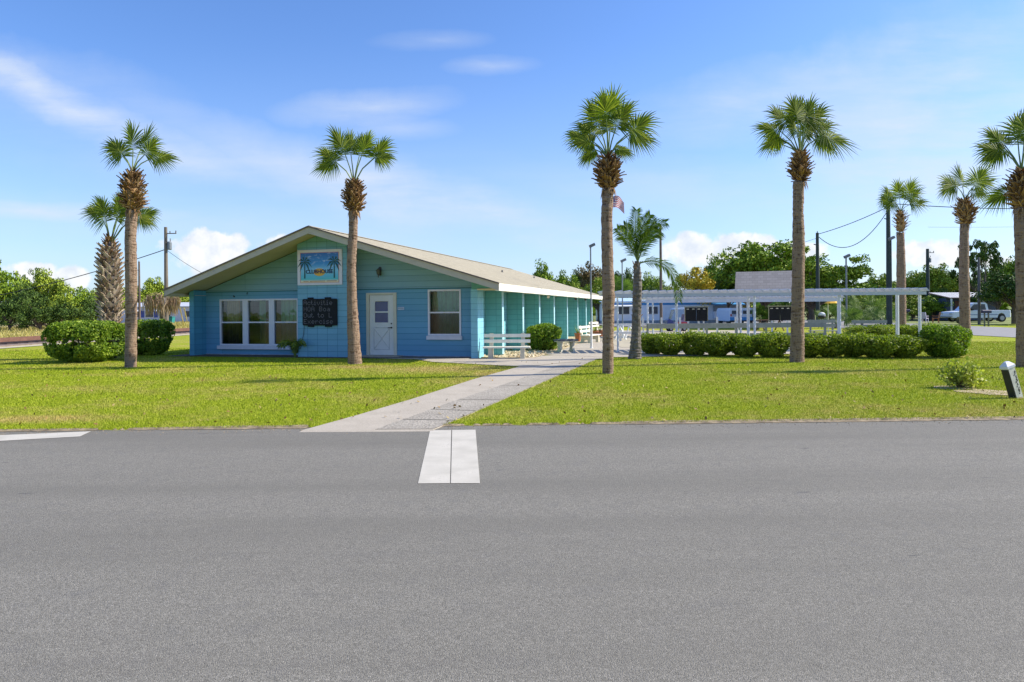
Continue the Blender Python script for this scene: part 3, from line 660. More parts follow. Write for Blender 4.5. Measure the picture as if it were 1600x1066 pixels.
def boots(mb,cx,cy,z0,z1,rfun,n,rg,length=.26,width=.085,tiltup=.9):
    for i in range(n):
        z=z0+(z1-z0)*rg.uniform(0,1); q=rg.uniform(0,2*PI); r=rfun(z)*rg.uniform(.42,.80)
        o=Vector((math.cos(q),math.sin(q),0)); tg=Vector((-math.sin(q),math.cos(q),0))
        t=(z-z0)/(z1-z0); up=tiltup*(.5+1.1*t)
        d=(o*rg.uniform(.6,1.3)+Vector((0,0,up*rg.uniform(.2,1.5)))+tg*rg.uniform(-.8,.8)).normalized()
        p=Vector((cx,cy,z))+o*r-d*length*.45; Ls=length*rg.uniform(.6,1.4); w=width*rg.uniform(.4,1.05)
        n_=tg.cross(d).normalized(); tg2=d.cross(n_)
        vs=[]
        for tt,ww,cc in ((0,1,0),(.55,.75,.0),(1,.42,.10)):
            c=p+d*Ls*tt-n_*0+o*cc*Ls*.6
            vs+=[c-tg2*w*ww*.5+n_*.008,c+tg2*w*ww*.5+n_*.008,c+tg2*w*ww*.5-n_*.012,c-tg2*w*ww*.5-n_*.012]
        fs=[(8,9,10,11)]
        for j in (0,4): fs+=[(j,j+1,j+5,j+4),(j+1,j+2,j+6,j+5),(j+2,j+3,j+7,j+6),(j+3,j,j+4,j+7)]
        mb.add(vs,fs)
def palm(name,label,base,trunk,bulb,fans,cb,seed,boot=M_boot,group='tall cabbage palms on the lawn',nboot=330,auto=0,crownk=1.0):
    """trunk: list (px,py,rpx); bulb: (ytop,ybot,rpx,cx); fans: (hubx,huby,ang,Rpx); cb: crown base px"""
    g0=G(*base); Y=g0.y; k=Y/F; rg=random.Random(seed)
    t=thing(name,label,'palm tree',g0,0,group)
    def loc(px,py): p=W(px,py,Y)-g0; return Vector((p.x,0,p.z))
    pts=[loc(x,y) for x,y,r in trunk]; pts[0].z=-.08; rs=[r*k for *_,r in trunk]
    # resample
    P2=[];R2=[]
    for i in range(len(pts)-1):
        m=14
        for j in range(m):
            f=j/m; s=f*f*(3-2*f); P2.append(pts[i].lerp(pts[i+1],f)+Vector((rg.uniform(-1,1)*.006,rg.uniform(-1,1)*.006,0))); R2.append((rs[i]*(1-s)+rs[i+1]*s)*(1+rg.uniform(-.035,.035)))
    P2.append(pts[-1]); R2.append(rs[-1]); R2[0]*=1.12
    random.seed(seed); mb=MB(); mb.tube(P2,R2,20,True,.02); mb.build('trunk',M_trunk,t,True)
    yt,yb,rp_,cx=bulb; A_=loc(cx,yt); B_=loc(cx,yb); z1,z0=A_.z,B_.z; Rm=rp_*k
    top=rs[-1]
    def rf(z):
        s=(z-z0)/(z1-z0); return max(top*.8, Rm*(math.sin(PI*min(1,max(0,.12+s*.80)))**.7)) if s<.55 else Rm*max(.25,(1-((s-.5)/.62)**2))*.98
    mb=MB(); xo=A_.x
    mb.tube([(xo,0,z0+(z1-z0)*i/8) for i in range(9)],[rf(z0+(z1-z0)*i/8)*.46 for i in range(9)],14,True,.06)
    boots(mb,xo,0,z0,z1,rf,nboot,rg,.22*crownk,.08*crownk); 
    # ragged fibres hanging under the bulb
    for i in range(26):
        q=rg.uniform(0,6.28); o=Vector((math.cos(q),math.sin(q),0)); p=Vector((xo,0,z0))+o*(top*1.05); w=Vector((-o.y,o.x,0))*.02
        e=p+Vector((o.x*.08,o.y*.08,-rg.uniform(.1,.34)*crownk)); mb.add([p-w,p+w,e],[(0,1,2)])
    mb.build('leaf_base_boots',boot,t)
    cbp=loc(*cb)
    for hx,hy,a,Rp,*ex in fans:
        h=loc(hx,hy); kw={}
        if ex: kw['span']=ex[0]
        f=fan((h.x-cbp.x)*.97,(h.z-cbp.z)*.97,a,Rp*k*(1.02 if seed==4 else 1.10),cbp,k,rg,**kw)
        f.build('frond',[M_frond,M_stem],t,False)
    for i in range(auto):   # fronds on the far side of the crown
        a=rg.uniform(40,140); rr=rg.uniform(.5,.8)
        f=fan(math.cos(R(a))*rr,math.sin(R(a))*rr,a+rg.uniform(-20,20),.62,cbp,k,rg,depth=rg.uniform(.2,.5)); f.build('frond',[M_frond,M_stem],t)
    return t
palm('cabbage_palm','tall slender cabbage palm with three fronds, left of the clubhouse beside the clipped bushes',(204,574),[(204,574,8.7),(205,500,8.3),(205,440,8.6),(204,370,8.3),(206,330,8.5)],(268,328,23,207),
 [(190,243,122,40),(183,235,150,32),(205,230,98,52,80),(213,228,78,50,75),(230,242,52,40,110),(233,243,10,36,90)],(207,270),1)
palm('cabbage_palm','cabbage palm in front of the clubhouse facade, beside the white door',(555,569),[(555,569,11),(552,520,9.3),(550,470,7.8),(549,410,7.2),(552,360,7),(552,325,7.2)],(285,330,19.5,553),
 [(523,251,135,38),(521,250,195,34,100),(541,240,112,46,85),(546,238,95,46,80),(560,240,82,44,80),(568,238,70,42,80),(588,246,55,40,110),(590,248,5,30,95)],(553,288),2)
palm('cabbage_palm','tall cabbage palm nearest the road, standing right beside the concrete path',(950,584),[(950,584,8.6),(950,530,8.6),(951,460,9.6),(949,400,9),(948,340,8.7),(950,296,9)],(246,294,23,950),
 [(932,208,140,42),(926,220,175,34,110),(935,196,112,50,100),(945,188,98,52,90),(956,182,86,58,85),(962,198,62,50,95),(984,206,40,48,115),(987,206,-5,42,95),(962,232,-15,26,90),(930,232,215,28,90)],(950,248),3,auto=2)
palm('cabbage_palm','tall cabbage palm with the fullest round crown, in front of the hedge',(1245,566),[(1245,566,11),(1246,520,10),(1247,450,9.5),(1248,380,9.2),(1247,330,8),(1248,284,8.3)],(240,284,18.5,1250),
 [(1222,200,158,42),(1228,192,128,46),(1238,190,108,48),(1249,190,94,48),(1260,188,78,50),(1270,192,58,52),(1280,200,32,50),(1286,212,-8,50),(1222,212,205,34,95),(1262,205,60,40),(1240,208,120,36),(1280,214,-35,34,90)],(1250,243),4,auto=3)
palm('cabbage_palm','short distant cabbage palm beside the dark utility pole',(1407,520),[(1408,520,7.2),(1408,470,7),(1408,420,6.4),(1407,364,5.5)],(330,362,13,1407),
 [(1386,318,140,26),(1396,312,118,30),(1404,308,100,32),(1414,308,75,34),(1422,312,48,32),(1425,318,15,26),(1400,318,170,24)],(1407,332),5,nboot=150,group='tall cabbage palms on the lawn',crownk=1.2)
palm('cabbage_palm','mid distance cabbage palm behind the right end of the hedge',(1507,532),[(1508,532,7.6),(1507,470,7.2),(1506,420,6.8),(1507,350,6)],(312,350,19,1508),
 [(1492,293,150,38),(1487,291,190,32,100),(1509,288,92,42,85),(1522,290,60,42),(1527,288,25,38,95),(1515,300,-10,26,85)],(1508,314),6,crownk=1.2)
palm('cabbage_palm','cabbage palm cut by the right edge of the photo',(1597,574),[(1598,574,9),(1598,480,8.6),(1596,400,8.4),(1594,326,8.8)],(266,326,23,1595),
 [(1572,232,160,40),(1576,228,205,36,105),(1580,222,125,44),(1592,214,100,48),(1604,210,78,52),(1618,222,40,50),(1622,232,-5,48),(1583,298,205,38,85)],(1596,268),7)
# stout palm fully covered in criss-cross boots
def booted_palm():
    g0=G(170,560); Y=g0.y; k=Y/F; rg=random.Random(20)
    t=thing('cabbage_palm','stout cabbage palm with a thick criss-cross trunk of old leaf bases, behind the left bush','palm tree',g0,0,'tall cabbage palms on the lawn')
    def loc(px,py): p=W(px,py,Y)-g0; return Vector((p.x,0,p.z))
    prof=[(560,11),(500,12),(450,14),(410,13.5),(395,10),(378,4)]
    mb=MB(); P=[loc(172,y) for y,_ in prof]; P[0].z=-.05; mb.tube(P,[r*k*.85 for _,r in prof],16,True,.05); mb.build('trunk',M_trunkG,t,True)
    mb=MB()
    def rf(z):
        zs=[p.z for p in P]; rs=[r*k for _,r in prof]
        return float(np.interp(z,zs,rs))
    # regular spiral of split boots
    z=P[0].z+.3; i=0
    while z<P[-2].z+.25:
        for s_ in range(9):
            q=s_*2*PI/9+(i%2)*PI/9+rg.uniform(-.08,.08); o=Vector((math.cos(q),math.sin(q),0)); tg=Vector((-math.sin(q),math.cos(q),0)); r=rf(z)*.9
            for sd in (-1,1):
                a=Vector((P[0].x,0,z))+o*r; d=(Vector((0,0,1))*1.0+tg*sd*.75+o*.55).normalized(); Lb=rg.uniform(.22,.33); w=rg.uniform(.03,.05)
                n_=d.cross(tg).normalized(); wv=n_.cross(d)
                vs=[]
                for tt,ww in ((0,1.2),(.6,.9),(1,.5)):
                    c=a+d*Lb*tt+o*.04*tt; vs+=[c-wv*w*ww+n_*.01,c+wv*w*ww+n_*.01,c+wv*w*ww-n_*.01,c-wv*w*ww-n_*.01]
                fs=[(8,9,10,11)]
                for j in (0,4): fs+=[(j,j+1,j+5,j+4),(j+1,j+2,j+6,j+5),(j+2,j+3,j+7,j+6),(j+3,j,j+4,j+7)]
                mb.add(vs,fs)
        z+=.155; i+=1
    mb.build('leaf_base_boots',M_bootG,t)
    mb=MB(); zt_=P[-1].z
    boots(mb,P[0].x,0,zt_-.75,zt_+.1,lambda z:max(.1,.36-(z-(zt_-.75))*.32),130,rg,.3,.08,1.6); mb.build('leaf_base_boots',M_boot,t,label='newer tan leaf bases at the top of the trunk')
    cbp=loc(173,382)
    for hx,hy,a,Rp,sp in ((158,345,120,50,100),(152,335,150,36,95),(170,340,100,44,80),(176,338,85,46,70),(188,335,80,44,90),(196,330,60,36,90),(213,335,20,34,100),(212,338,-20,32,90),(182,345,60,30,90)):
        h=loc(hx,hy); fan(h.x-cbp.x,h.z-cbp.z,a,Rp*k,cbp,k,rg,span=sp).build('frond',[M_frond,M_stem],t)
booted_palm()
def pinnate(base,pts,ll,rg,n=46,hang=.5,w=.012,mb=None):
    """feather frond along a polyline"""
    mb=mb or MB(); pts=[Vector(p) for p in pts]
    def at(t):
        s=t*(len(pts)-1); i=min(int(s),len(pts)-2); f=s-i
        # catmull-rom
        p0=pts[max(i-1,0)];p1=pts[i];p2=pts[i+1];p3=pts[min(i+2,len(pts)-1)]
        return .5*((2*p1)+(p2-p0)*f+(2*p0-5*p1+4*p2-p3)*f*f+(3*p1-p0-3*p2+p3)*f**3)
    sm=[at(i/14) for i in range(15)]
    mb.mi=1; mb.tube(sm,[.022*(1-i/15)+.004 for i in range(15)],5); mb.mi=0
    for i in range(n):
        t=.12+.88*i/n; p=at(t); tn=(at(min(1,t+.03))-at(max(0,t-.03))).normalized()
        sidev=tn.cross(Vector((0,-1,.2))).normalized(); dep=tn.cross(sidev)
        for s_ in (-1,1):
            d=(tn*.75+sidev*s_*.7+dep*rg.uniform(-.3,.3)+Vector((0,0,-.25*hang))).normalized(); Ls=ll*(.5+.5*math.sin(PI*min(1,t*.85+.12)))*rg.uniform(.8,1.15)
            wv=d.cross(Vector((rg.uniform(-.4,.4),-1,.3))).normalized()*w; m=p+d*Ls*.5; e=p+d*Ls+Vector((0,0,-hang*Ls*.5))
            mb.add([p-wv*.4,p+wv*.4,m+wv,e,m-wv],[(0,1,2,3,4)])
    return mb
def date_palm():
    g0=G(992,561); Y=g0.y; k=Y/F; rg=random.Random(5)
    t=thing('feather_palm','small feather-leaved palm with a dark ringed trunk beside the hedge','palm tree',g0,0)
    def loc(px,py,y=0): p=W(px,py,Y)-g0; return Vector((p.x,y,p.z))
    tr=[(992,561,10.5),(993,545,8.5),(994,520,7),(995,480,6.6),(996,450,6.8),(996,430,6),(995,405,3)]
    P2=[];R2=[]
    for i in range(len(tr)-1):
        for j in range(8):
            f=j/8; a=loc(*tr[i][:2]).lerp(loc(*tr[i+1][:2]),f); P2.append(a); R2.append((tr[i][2]*(1-f)+tr[i+1][2]*f)*k*(1.0+.10*(j%2)))
    P2[0].z=-.05; mb=MB(); mb.tube(P2,R2,14,True,.06); mb.build('trunk',M_trunkG,t)
    mb=MB(); z0=loc(996,500).z; z1=loc(996,412).z
    boots(mb,P2[-1].x,0,z0,z1,lambda z:.13,110,rg,.17,.06,2.2); mb.build('leaf_base_boots',leafmat('dark leaf bases',(.05,.035,.025),(.14,.10,.075),(.28,.2,.14),0),t)
    fr=[[(996,405),(994,375),(992,350),(994,328)],[(996,405),(1002,375),(1012,355),(1036,350)],[(996,405),(1000,370),(1004,350),(1012,338)],[(996,408),(985,385),(975,370),(962,358)],
        [(996,408),(990,380),(982,360),(975,352)],[(996,410),(1006,385),(1018,368),(1032,362)],[(996,412),(1020,408),(1042,418),(1054,440),(1057,470)],[(996,405),(1000,380),(1010,368),(1022,352)]]
    for i,f in enumerate(fr):
        n=len(f); dp=rg.uniform(-.45,.45) if i!=6 else -.3
        pinnate(None,[loc(x,y,dp*(j/(n-1))) for j,(x,y) in enumerate(f)],.40 if i<6 else .34,rg,36,.45,.015).build('frond',[leafmat('feather frond green',(.035,.08,.008),(.085,.15,.014),(.20,.27,.03),.3,2,.7),M_stem],t)
date_palm()
def small_palm(base,label,k,n,seed,kind='palm tree',name='young_palm',ll=.16,up=.8,size=.5,mat=None,grp=None):
    g0=G(*base); rg=random.Random(seed); t=thing(name,label,kind,g0,0,grp)
    for i in range(n):
        a=i*2*PI/n+rg.uniform(-.2,.2); e=size*rg.uniform(.8,1.15)
        pts=[(0,0,0),(math.cos(a)*e*.25,math.sin(a)*e*.25,e*up*.8),(math.cos(a)*e*.65,math.sin(a)*e*.65,e*up*1.05),(math.cos(a)*e*1.05,math.sin(a)*e*1.05,e*up*.75)]
        pinnate(None,pts,ll,rg,26,.5,.012).build('frond',[mat or M_frond,M_stem],t)
    return t
small_palm((461,558),'small feathery palm growing against the wall beside the wide window',1,9,3,'plant','potted_palm_plant' if False else 'small_palm_plant',.17,.95,.52)
# dead palm with brown skirt, left behind the bush
def dead_palm():
    g0=G(256,540); Y=g0.y; k=Y/F; rg=random.Random(9)
    t=thing('dead_palm','dead palm with drooping brown fronds beside the utility pole','palm tree',g0,0)
    def loc(px,py,y=0): p=W(px,py,Y)-g0; return Vector((p.x,y,p.z))
    mb=MB(); mb.tube([loc(255,545),loc(255,520),loc(254,495),loc(256,465)],[.17,.15,.14,.1],12,True,.08); mb.build('trunk',M_trunkG,t,True)
    Mb=leafmat('dead frond brown',(.16,.10,.06),(.34,.23,.14),(.52,.40,.26),.1,2,.8)
    for i in range(14):
        a=i*2*PI/14+rg.uniform(-.2,.2); rr=rg.uniform(.45,.8); b=loc(256,464); mb=MB(); tip=b+Vector((math.cos(a)*rr,math.sin(a)*rr*.8,rg.uniform(-.1,.15)))
        mb.tube([b,b.lerp(tip,.5)+Vector((0,0,.15)),tip],.012,4)
        for j in range(30):
            p=tip+Vector((rg.uniform(-.12,.12),rg.uniform(-.12,.12),rg.uniform(-.1,.05))); e=p+Vector((rg.uniform(-.16,.16),rg.uniform(-.16,.16),-rg.uniform(.45,.95))); m_=p.lerp(e,.4)+Vector((rg.uniform(-.1,.1),rg.uniform(-.1,.1),0)); w=Vector((.025,rg.uniform(-.02,.02),0))
            mb.add([p,m_+w,e,m_-w],[(0,1,2,3)])
        mb.build('frond',Mb,t)
dead_palm()
# ================================================================= SHRUBS
def superpts(n,rx,ry,rz,rg,e=.55,bottom=.6,jit=.1,lump=.10):
    d=rg.normal(size=(n,3)); d/=np.linalg.norm(d,axis=1)[:,None]
    s=np.sign(d)*np.abs(d)**e; s/= (np.abs(s)**3).sum(1)[:,None]**(1/3.)
    r=1-np.abs(rg.normal(size=n))*jit
    ph=rg.uniform(0,6.28,6)
    l=1+lump*(np.sin(d[:,0]*5+ph[0])*np.sin(d[:,2]*6+ph[1])+.7*np.sin(d[:,1]*9+ph[2])*np.sin(d[:,0]*11+ph[3]))
    P=s*(r*l)[:,None]; z=(P[:,2]+1)/2
    nar=bottom+(1-bottom)*np.clip(z*1.9,0,1)
    Q=np.stack([P[:,0]*rx*nar,P[:,1]*ry*nar,np.clip(z,0.02,None)*rz],1)
    return Q,d
def shrub_mesh(name,rx,ry,rz,n,leaf,mat,seed,e=.55,bottom=.6,jit=.09,lump=.1,core=.8,twigs=10):
    rg=np.random.default_rng(seed); Q,d=superpts(n,rx,ry,rz,rg,e,bottom,jit,lump)
    Vv=leaves(Q,leaf,.55,d,.9,rg)
    fo=npmesh(name,Vv,4,mat)
    if core:
        # inner leaf mass: larger overlapping leaves deeper in
        Qc,dc=superpts(int(n*.45),rx*core,ry*core,rz*(core+.08),rg,e,bottom,.12,lump)
        Vc=leaves(Qc,leaf*2.0,.8,dc,.5,rg); fo=npmesh(name,np.concatenate([Vv,Vc]),4,mat)
    g=MB(); rr=random.Random(seed)
    for i in range(twigs):
        a=rr.uniform(0,6.28); q=rr.uniform(.1,.7); g.tube([(math.cos(a)*.05,math.sin(a)*.05,-.03),(math.cos(a)*rx*q*.5,math.sin(a)*ry*q*.5,rz*.35),(math.cos(a)*rx*q,math.sin(a)*ry*q,rz*.8)],[.02,.014,.006],5)
    return fo,g.mesh(name+'_stems',plain('shrub stems',(.14,.10,.07),.9))
def place_shrub(meshes,label,loc,rz=0,sc=(1,1,1),group=None,name='shrub',cat='bush'):
    t=thing(name,label,cat,loc,rz,group); t.scale=sc
    link('foliage',meshes[0],t); link('stem',meshes[1],t); return t
M_sh1=leafmat('shrub leaf bright',(.055,.11,.013),(.15,.245,.022),(.39,.48,.06),.3,1.5,.5)
M_sh2=leafmat('hedge leaf',(.06,.105,.012),(.18,.245,.024),(.43,.47,.06),.3,2.2,.5,(.36,.22,.09))
M_sh3=leafmat('sparse shrub leaf',(.16,.21,.03),(.36,.40,.06),(.58,.56,.16),.3,2.5,.5)
sA=shrub_mesh('clipped_shrub',1.12,1.0,1.36,9500,.085,M_sh1,1,.5,.85,.05,.05,.86)
c=G(136,568); place_shrub(sA,'large clipped rounded bush at far left on the lawn',((c.x)*(c.y+.75)/c.y,c.y+.75,0))
sB=shrub_mesh('clipped_shrub',.85,.8,1.35,6000,.085,M_sh1,2,.5,.8,.08,.07,.84)
c=G(233,556); place_shrub(sB,'shaded bush between the slender palm and the clubhouse corner',((c.x-.05)*(c.y+.5)/c.y,c.y+.5,0))
sC=shrub_mesh('round_shrub',.70,.7,1.02,5200,.075,M_sh1,3,.8,.75,.10,.08,.8)
c=G(849,549); place_shrub(sC,'round leafy bush in the rock bed behind the front bench',((c.x)*(c.y+.55)/c.y,c.y+.55,0))
# hedge shrubs, one by one
hm=[shrub_mesh('hedge_shrub_a',.52,.5,.80,3600,.06,M_sh2,11,.7,.5,.12,.1,.8,14),shrub_mesh('hedge_shrub_b',.55,.5,.78,3600,.06,M_sh2,12,.75,.45,.13,.12,.8,14),shrub_mesh('hedge_shrub_c',.5,.5,.82,3400,.06,M_sh2,13,.65,.55,.12,.1,.8,14)]
hx=[(1020,555,.9),(1047,557,1.05),(1086,557,1.0),(1122,558,1.05),(1163,559,1.0),(1206,560,1.05),(1262,560,1.05),(1297,560,1.0),(1333,560,.95),(1372,561,1.15),(1412,561,1.1)]
ords=['first','second','third','fourth','fifth','sixth','seventh','eighth','ninth','tenth','eleventh']
for i,(x,y,s_) in enumerate(hx):
    c=G(x,y); place_shrub(hm[i%3],'hedge bush, %s from the feather-leaved palm in the low front row'%ords[i],((c.x)*(c.y+.42)/c.y,c.y+.42,0),i*1.3,(s_*random.uniform(1.1,1.22),s_,.94+random.uniform(-.05,.05)),'low hedge of bushes in front of the courts','hedge_shrub')
sD=shrub_mesh('big_hedge_shrub',.70,.65,1.06,7000,.06,M_sh1,14,.6,.8,.08,.06,.85,14)
c=G(1477,561); place_shrub(sD,'tallest bush at the right end of the low hedge',((c.x)*(c.y+.6)/c.y,c.y+.6,0),.5,(.97,.97,.95),'low hedge of bushes in front of the courts','hedge_shrub')
for i,(x,y) in enumerate(((1345,541),(1375,541),(1405,540),(1432,540),(1458,538))):
    c=G(x,y); place_shrub(hm[(i+1)%3],'%s bush from the left in the second hedge row behind the front hedge'%ords[i],(c.x,c.y,0),i*2.1,(1.1,1.1,1.05),'second row of hedge bushes','hedge_shrub')
def sparse_bush():
    c=G(1500,606); rg=np.random.default_rng(5); t=thing('sparse_shrub','sparse yellow-green bush alone on the right lawn near the leaning post','bush',c)
    Pt=[]; g=MB(); rr=random.Random(2)
    for i in range(34):
        a=rr.uniform(0,6.28); e=rr.uniform(.1,.46); h_=rr.uniform(.18,.6)*(1.05-e*.7); tip=Vector((math.cos(a)*e*1.05,math.sin(a)*e*.8,h_)); 
        g.tube([(rr.uniform(-.04,.04),rr.uniform(-.04,.04),-.02),tip*.5+Vector((0,0,.06)),tip],[.008,.006,.003],4)
        for j in range(48):
            Pt.append(np.array(tip)*rr.uniform(.55,1.0)+rg.normal(size=3)*.055)
    Pt=np.array(Pt); Pt=Pt[Pt[:,2]>.03]
    link('foliage',npmesh('sparse_foliage',leaves(Pt,.066,.65,None,1,rg),4,M_sh3),t); g.build('stem',MATS['shrub stems'],t)
sparse_bush()
g=MB(); c=G(1545,614); 
pts=[(c.x+.42*math.cos(a)*(1+.3*math.sin(3*a)),c.y+.45*math.sin(a)*(1+.2*math.cos(5*a)),.012) for a in [i*2*PI/40 for i in range(40)]]
g.add(pts,[tuple(range(40))]); c=G(1492,606); g.add([(c.x+.42*math.cos(a)*(1+.15*math.sin(4*a)),c.y+.3*math.sin(a),.008) for a in [i*2*PI/30 for i in range(30)]],[tuple(range(30))])
struct('sandy_patch',g,plain('sandy soil',(.42,.33,.21),.95,.45,9,.8))
# ================================================================= TREES
M_tg1=leafmat('tree leaf green',(.055,.115,.010),(.17,.265,.018),(.38,.48,.04),.25,.35,.6)
M_tg2=leafmat('tree leaf yellow green',(.10,.16,.015),(.23,.31,.025),(.42,.48,.05),.25,.35,.5)
M_tg3=leafmat('tree leaf dark',(.025,.055,.012),(.06,.11,.018),(.14,.21,.03),.2,.35,.6)
M_tg4=leafmat('tree leaf golden',(.32,.24,.02),(.55,.42,.03),(.72,.60,.07),.25,.35,.5)
M_tg5=leafmat('tree leaf russet',(.09,.07,.025),(.17,.12,.04),(.27,.2,.07),.2,.35,.5)
M_bark=plain('tree bark',(.13,.10,.08),.95,.3,3,.6)
def tree_mesh(name,mat,seed,nclump=55,per=110,leaf=.3,clr=.95,crown=(3.2,3.2,2.6),ch=4.6,th=2.6,flat=.0,inner=.35,bare=0):
    """unit tree about 7 m tall"""
    rg=np.random.default_rng(seed); rr=random.Random(seed); g=MB()
    g.tube([(0,0,-.2),(.05,.02,th*.5),(rr.uniform(-.2,.2),rr.uniform(-.2,.2),th),(0,0,ch)],[.28,.22,.18,.08],9,True,.05)
    cs=[]
    for i in range(nclump):
        d=rg.normal(size=3); d/=np.linalg.norm(d); 
        if d[2]<-.55: d[2]*=-.5
        r=rg.uniform(inner,1.0)**.6; lob=1+.22*math.sin(3*math.atan2(d[1],d[0])+seed)+.15*math.sin(5*d[2]+seed*2)
        c=np.array([d[0]*crown[0]*r*lob,d[1]*crown[1]*r*lob,ch+d[2]*crown[2]*r*(1+.12*math.sin(7*d[0]+seed))]); cs.append(c)
        if i%3==0:
            p=Vector(c); s0=Vector((0,0,th*rr.uniform(.7,1.1))); g.tube([s0,s0.lerp(p,.5)+Vector((0,0,.25)),p],[.09,.055,.02],5,True)
    cs=np.array(cs); k=rg.integers(0,nclump,nclump*per)
    sz=rg.uniform(.55,1.25,nclump)*clr
    dd=rg.normal(size=(nclump*per,3)); dd/=np.linalg.norm(dd,axis=1)[:,None]; rad=rg.uniform(.2,1,nclump*per)**.5
    P=cs[k]+dd*(sz[k]*rad)[:,None]*np.array([1,1,.72])
    return npmesh(name,leaves(P,leaf,.62,dd+np.array([0,0,.6]),.8,rg),4,mat), g.mesh(name+'_trunk',M_bark)
TM={'g':[tree_mesh('green_tree_a',M_tg1,1,nclump=80),tree_mesh('green_tree_b',M_tg1,2,nclump=74,crown=(3.6,3.2,2.3))],
    'y':[tree_mesh('lime_tree_a',M_tg2,3,nclump=80),tree_mesh('lime_tree_b',M_tg2,4,nclump=76,clr=.9)],
    'd':[tree_mesh('dark_tree_a',M_tg3,5,nclump=60),tree_mesh('dark_tree_b',M_tg3,6)],
    'o':[tree_mesh('golden_tree',M_tg4,7,nclump=70,crown=(3.6,3.2,2.8),ch=3.6,th=1.4)],
    'r':[tree_mesh('russet_tree',M_tg5,8)],
    's':[tree_mesh('scrub_a',M_tg1,9,nclump=60,crown=(3.6,2.8,3.2),ch=2.9,th=1.2),tree_mesh('scrub_b',M_tg2,10,nclump=55,crown=(3.4,2.8,3.0),ch=2.9,th=1.2),tree_mesh('scrub_c',M_tg3,15,nclump=55,crown=(3.4,2.8,3.0),ch=2.8,th=1.2)],
    'w':[tree_mesh('wispy_tree',M_tg3,12,nclump=26,per=50,leaf=.26,clr=.7,inner=.6)]}
TREEH={'g':7.6,'y':7.6,'d':7.8,'o':6.9,'r':7.7,'s':6.6,'w':7.6}
def tree(px,top,Y,wpx,kind,label,group,idx=0,name='tree'):
    base=W(px,500,Y); base.z=0
    zt_=W(px,top,Y).z; s=zt_/TREEH[kind]*1.09; sw=(wpx*Y/F)/5.9
    ms=TM[kind][idx%len(TM[kind])]
    t=thing(name,label,'tree',base,(px*7.3)%6.28,group); t.scale=(sw,sw*.9,s)
    link('crown',ms[0],t); link('trunk',ms[1],t); return t
GL='scrub trees beyond the railway on the left'
for i,(px,top,Y,w,kd,ix) in enumerate([(-25,405,62,75,'g',0),(15,424,60,60,'s',0),(42,440,58,50,'s',2),(70,428,66,60,'y',0),(95,450,58,52,'s',1),(120,447,64,50,'s',0),(143,462,60,44,'s',2),(158,440,66,44,'s',1),(187,448,76,44,'y',1),(15,466,54,55,'s',2),(62,470,53,50,'s',2),(105,472,54,50,'s',2)]):
    labs=['leftmost tall green tree cut by the left edge','green scrub tree just behind the yellow round sign','dark scrub tree right of the leftmost trees','lime green tree behind the dark scrub','yellow-green bushy tree under the wire at far left','green bushy tree halfway between the left edge and the stout palm','dark bushy tree left of the stout palm','lime bushy tree just left of the stout palm trunk','pale green tree between the two left palms','low dark bush at the foot of the leftmost trees','low dark bush in front of the lime tree','low dark bush nearest the stout palm']
    tree(px,top,Y,w,kd,labs[i],GL,ix)
tree(55,424,75,44,'w','thin wispy tree rising above the left scrub',None)
for i,(px,top,Y,w,kd,lab) in enumerate([(212,452,110,60,'y','lime tree behind the far utility pole at left'),(243,438,112,44,'y','lime tree rising over the left mobile home'),(285,462,108,60,'y','low lime tree behind the clubhouse roof tip'),(175,446,120,55,'g','green tree far behind the slender palm')]):
    tree(px,top,Y,w,kd,lab,'trees behind the left mobile home',i)
GC='trees behind the clubhouse roof'
for i,(px,top,Y,w,kd,lab) in enumerate([(848,418,80,44,'g','green tree showing over the middle of the roof slope'),(880,428,82,40,'g','green tree over the roof, right of the first'),(905,424,88,36,'d','dark green tree left of the lamp pole'),(925,416,85,50,'r','russet tree behind the near lamp pole'),(935,440,74,52,'y','yellow-green tree behind the near lamp pole'),(900,446,76,34,'y','low yellow-green tree at the roof eave'),(975,422,84,40,'d','dark tree behind the second lamp pole'),(1010,430,86,44,'g','green tree between feather palm and wooden pole'),(1030,442,82,40,'y','lime tree behind the wooden pole'),(1058,452,84,40,'g','green tree left of the golden tree'),(1118,410,96,50,'g','green treetop above the golden tree')]):
    tree(px,top,Y,w,kd,lab,GC,i)
for i,(px,top,Y,w,kd,lab) in enumerate([(862,440,95,50,'s','low green scrub at the roof ridge end'),(890,440,100,50,'s','low lime scrub behind the roof slope'),(918,436,100,50,'s','low dark scrub left of the near lamp pole'),(945,432,100,46,'g','green crown hidden partly by the roadside palm trunk'),(990,440,100,50,'s','low green scrub between the second lamp pole and the feather palm'),(1018,446,78,50,'s','low lime scrub over the pergola beside the feather palm'),(1046,455,78,44,'s','low scrub over the pergola beside the wooden pole'),(1112,448,84,50,'d','dark crown between the golden tree and the shelter')]):
    tree(px,top,Y,w,kd,lab,GC,i)
tree(1086,419,74,66,'o','round golden-yellow tree behind the pergola',None)
TM['O']=[tree_mesh('great_oak',M_tg1,21,nclump=170,per=120,leaf=.25,clr=.72,crown=(3.8,3.4,3.1),ch=4.3,th=2.0)]; TREEH['O']=7.8
tree(1195,378,66,130,'O','huge green oak behind the grey shingled shelter',None,name='oak_tree')
tree(1268,400,62,118,'O','broad oak right of the tall palm, behind the dark pole',None,name='oak_tree')
tree(1138,425,70,50,'d','dark tree at the left foot of the huge oak',None)
GR='trees beyond the side road on the right'
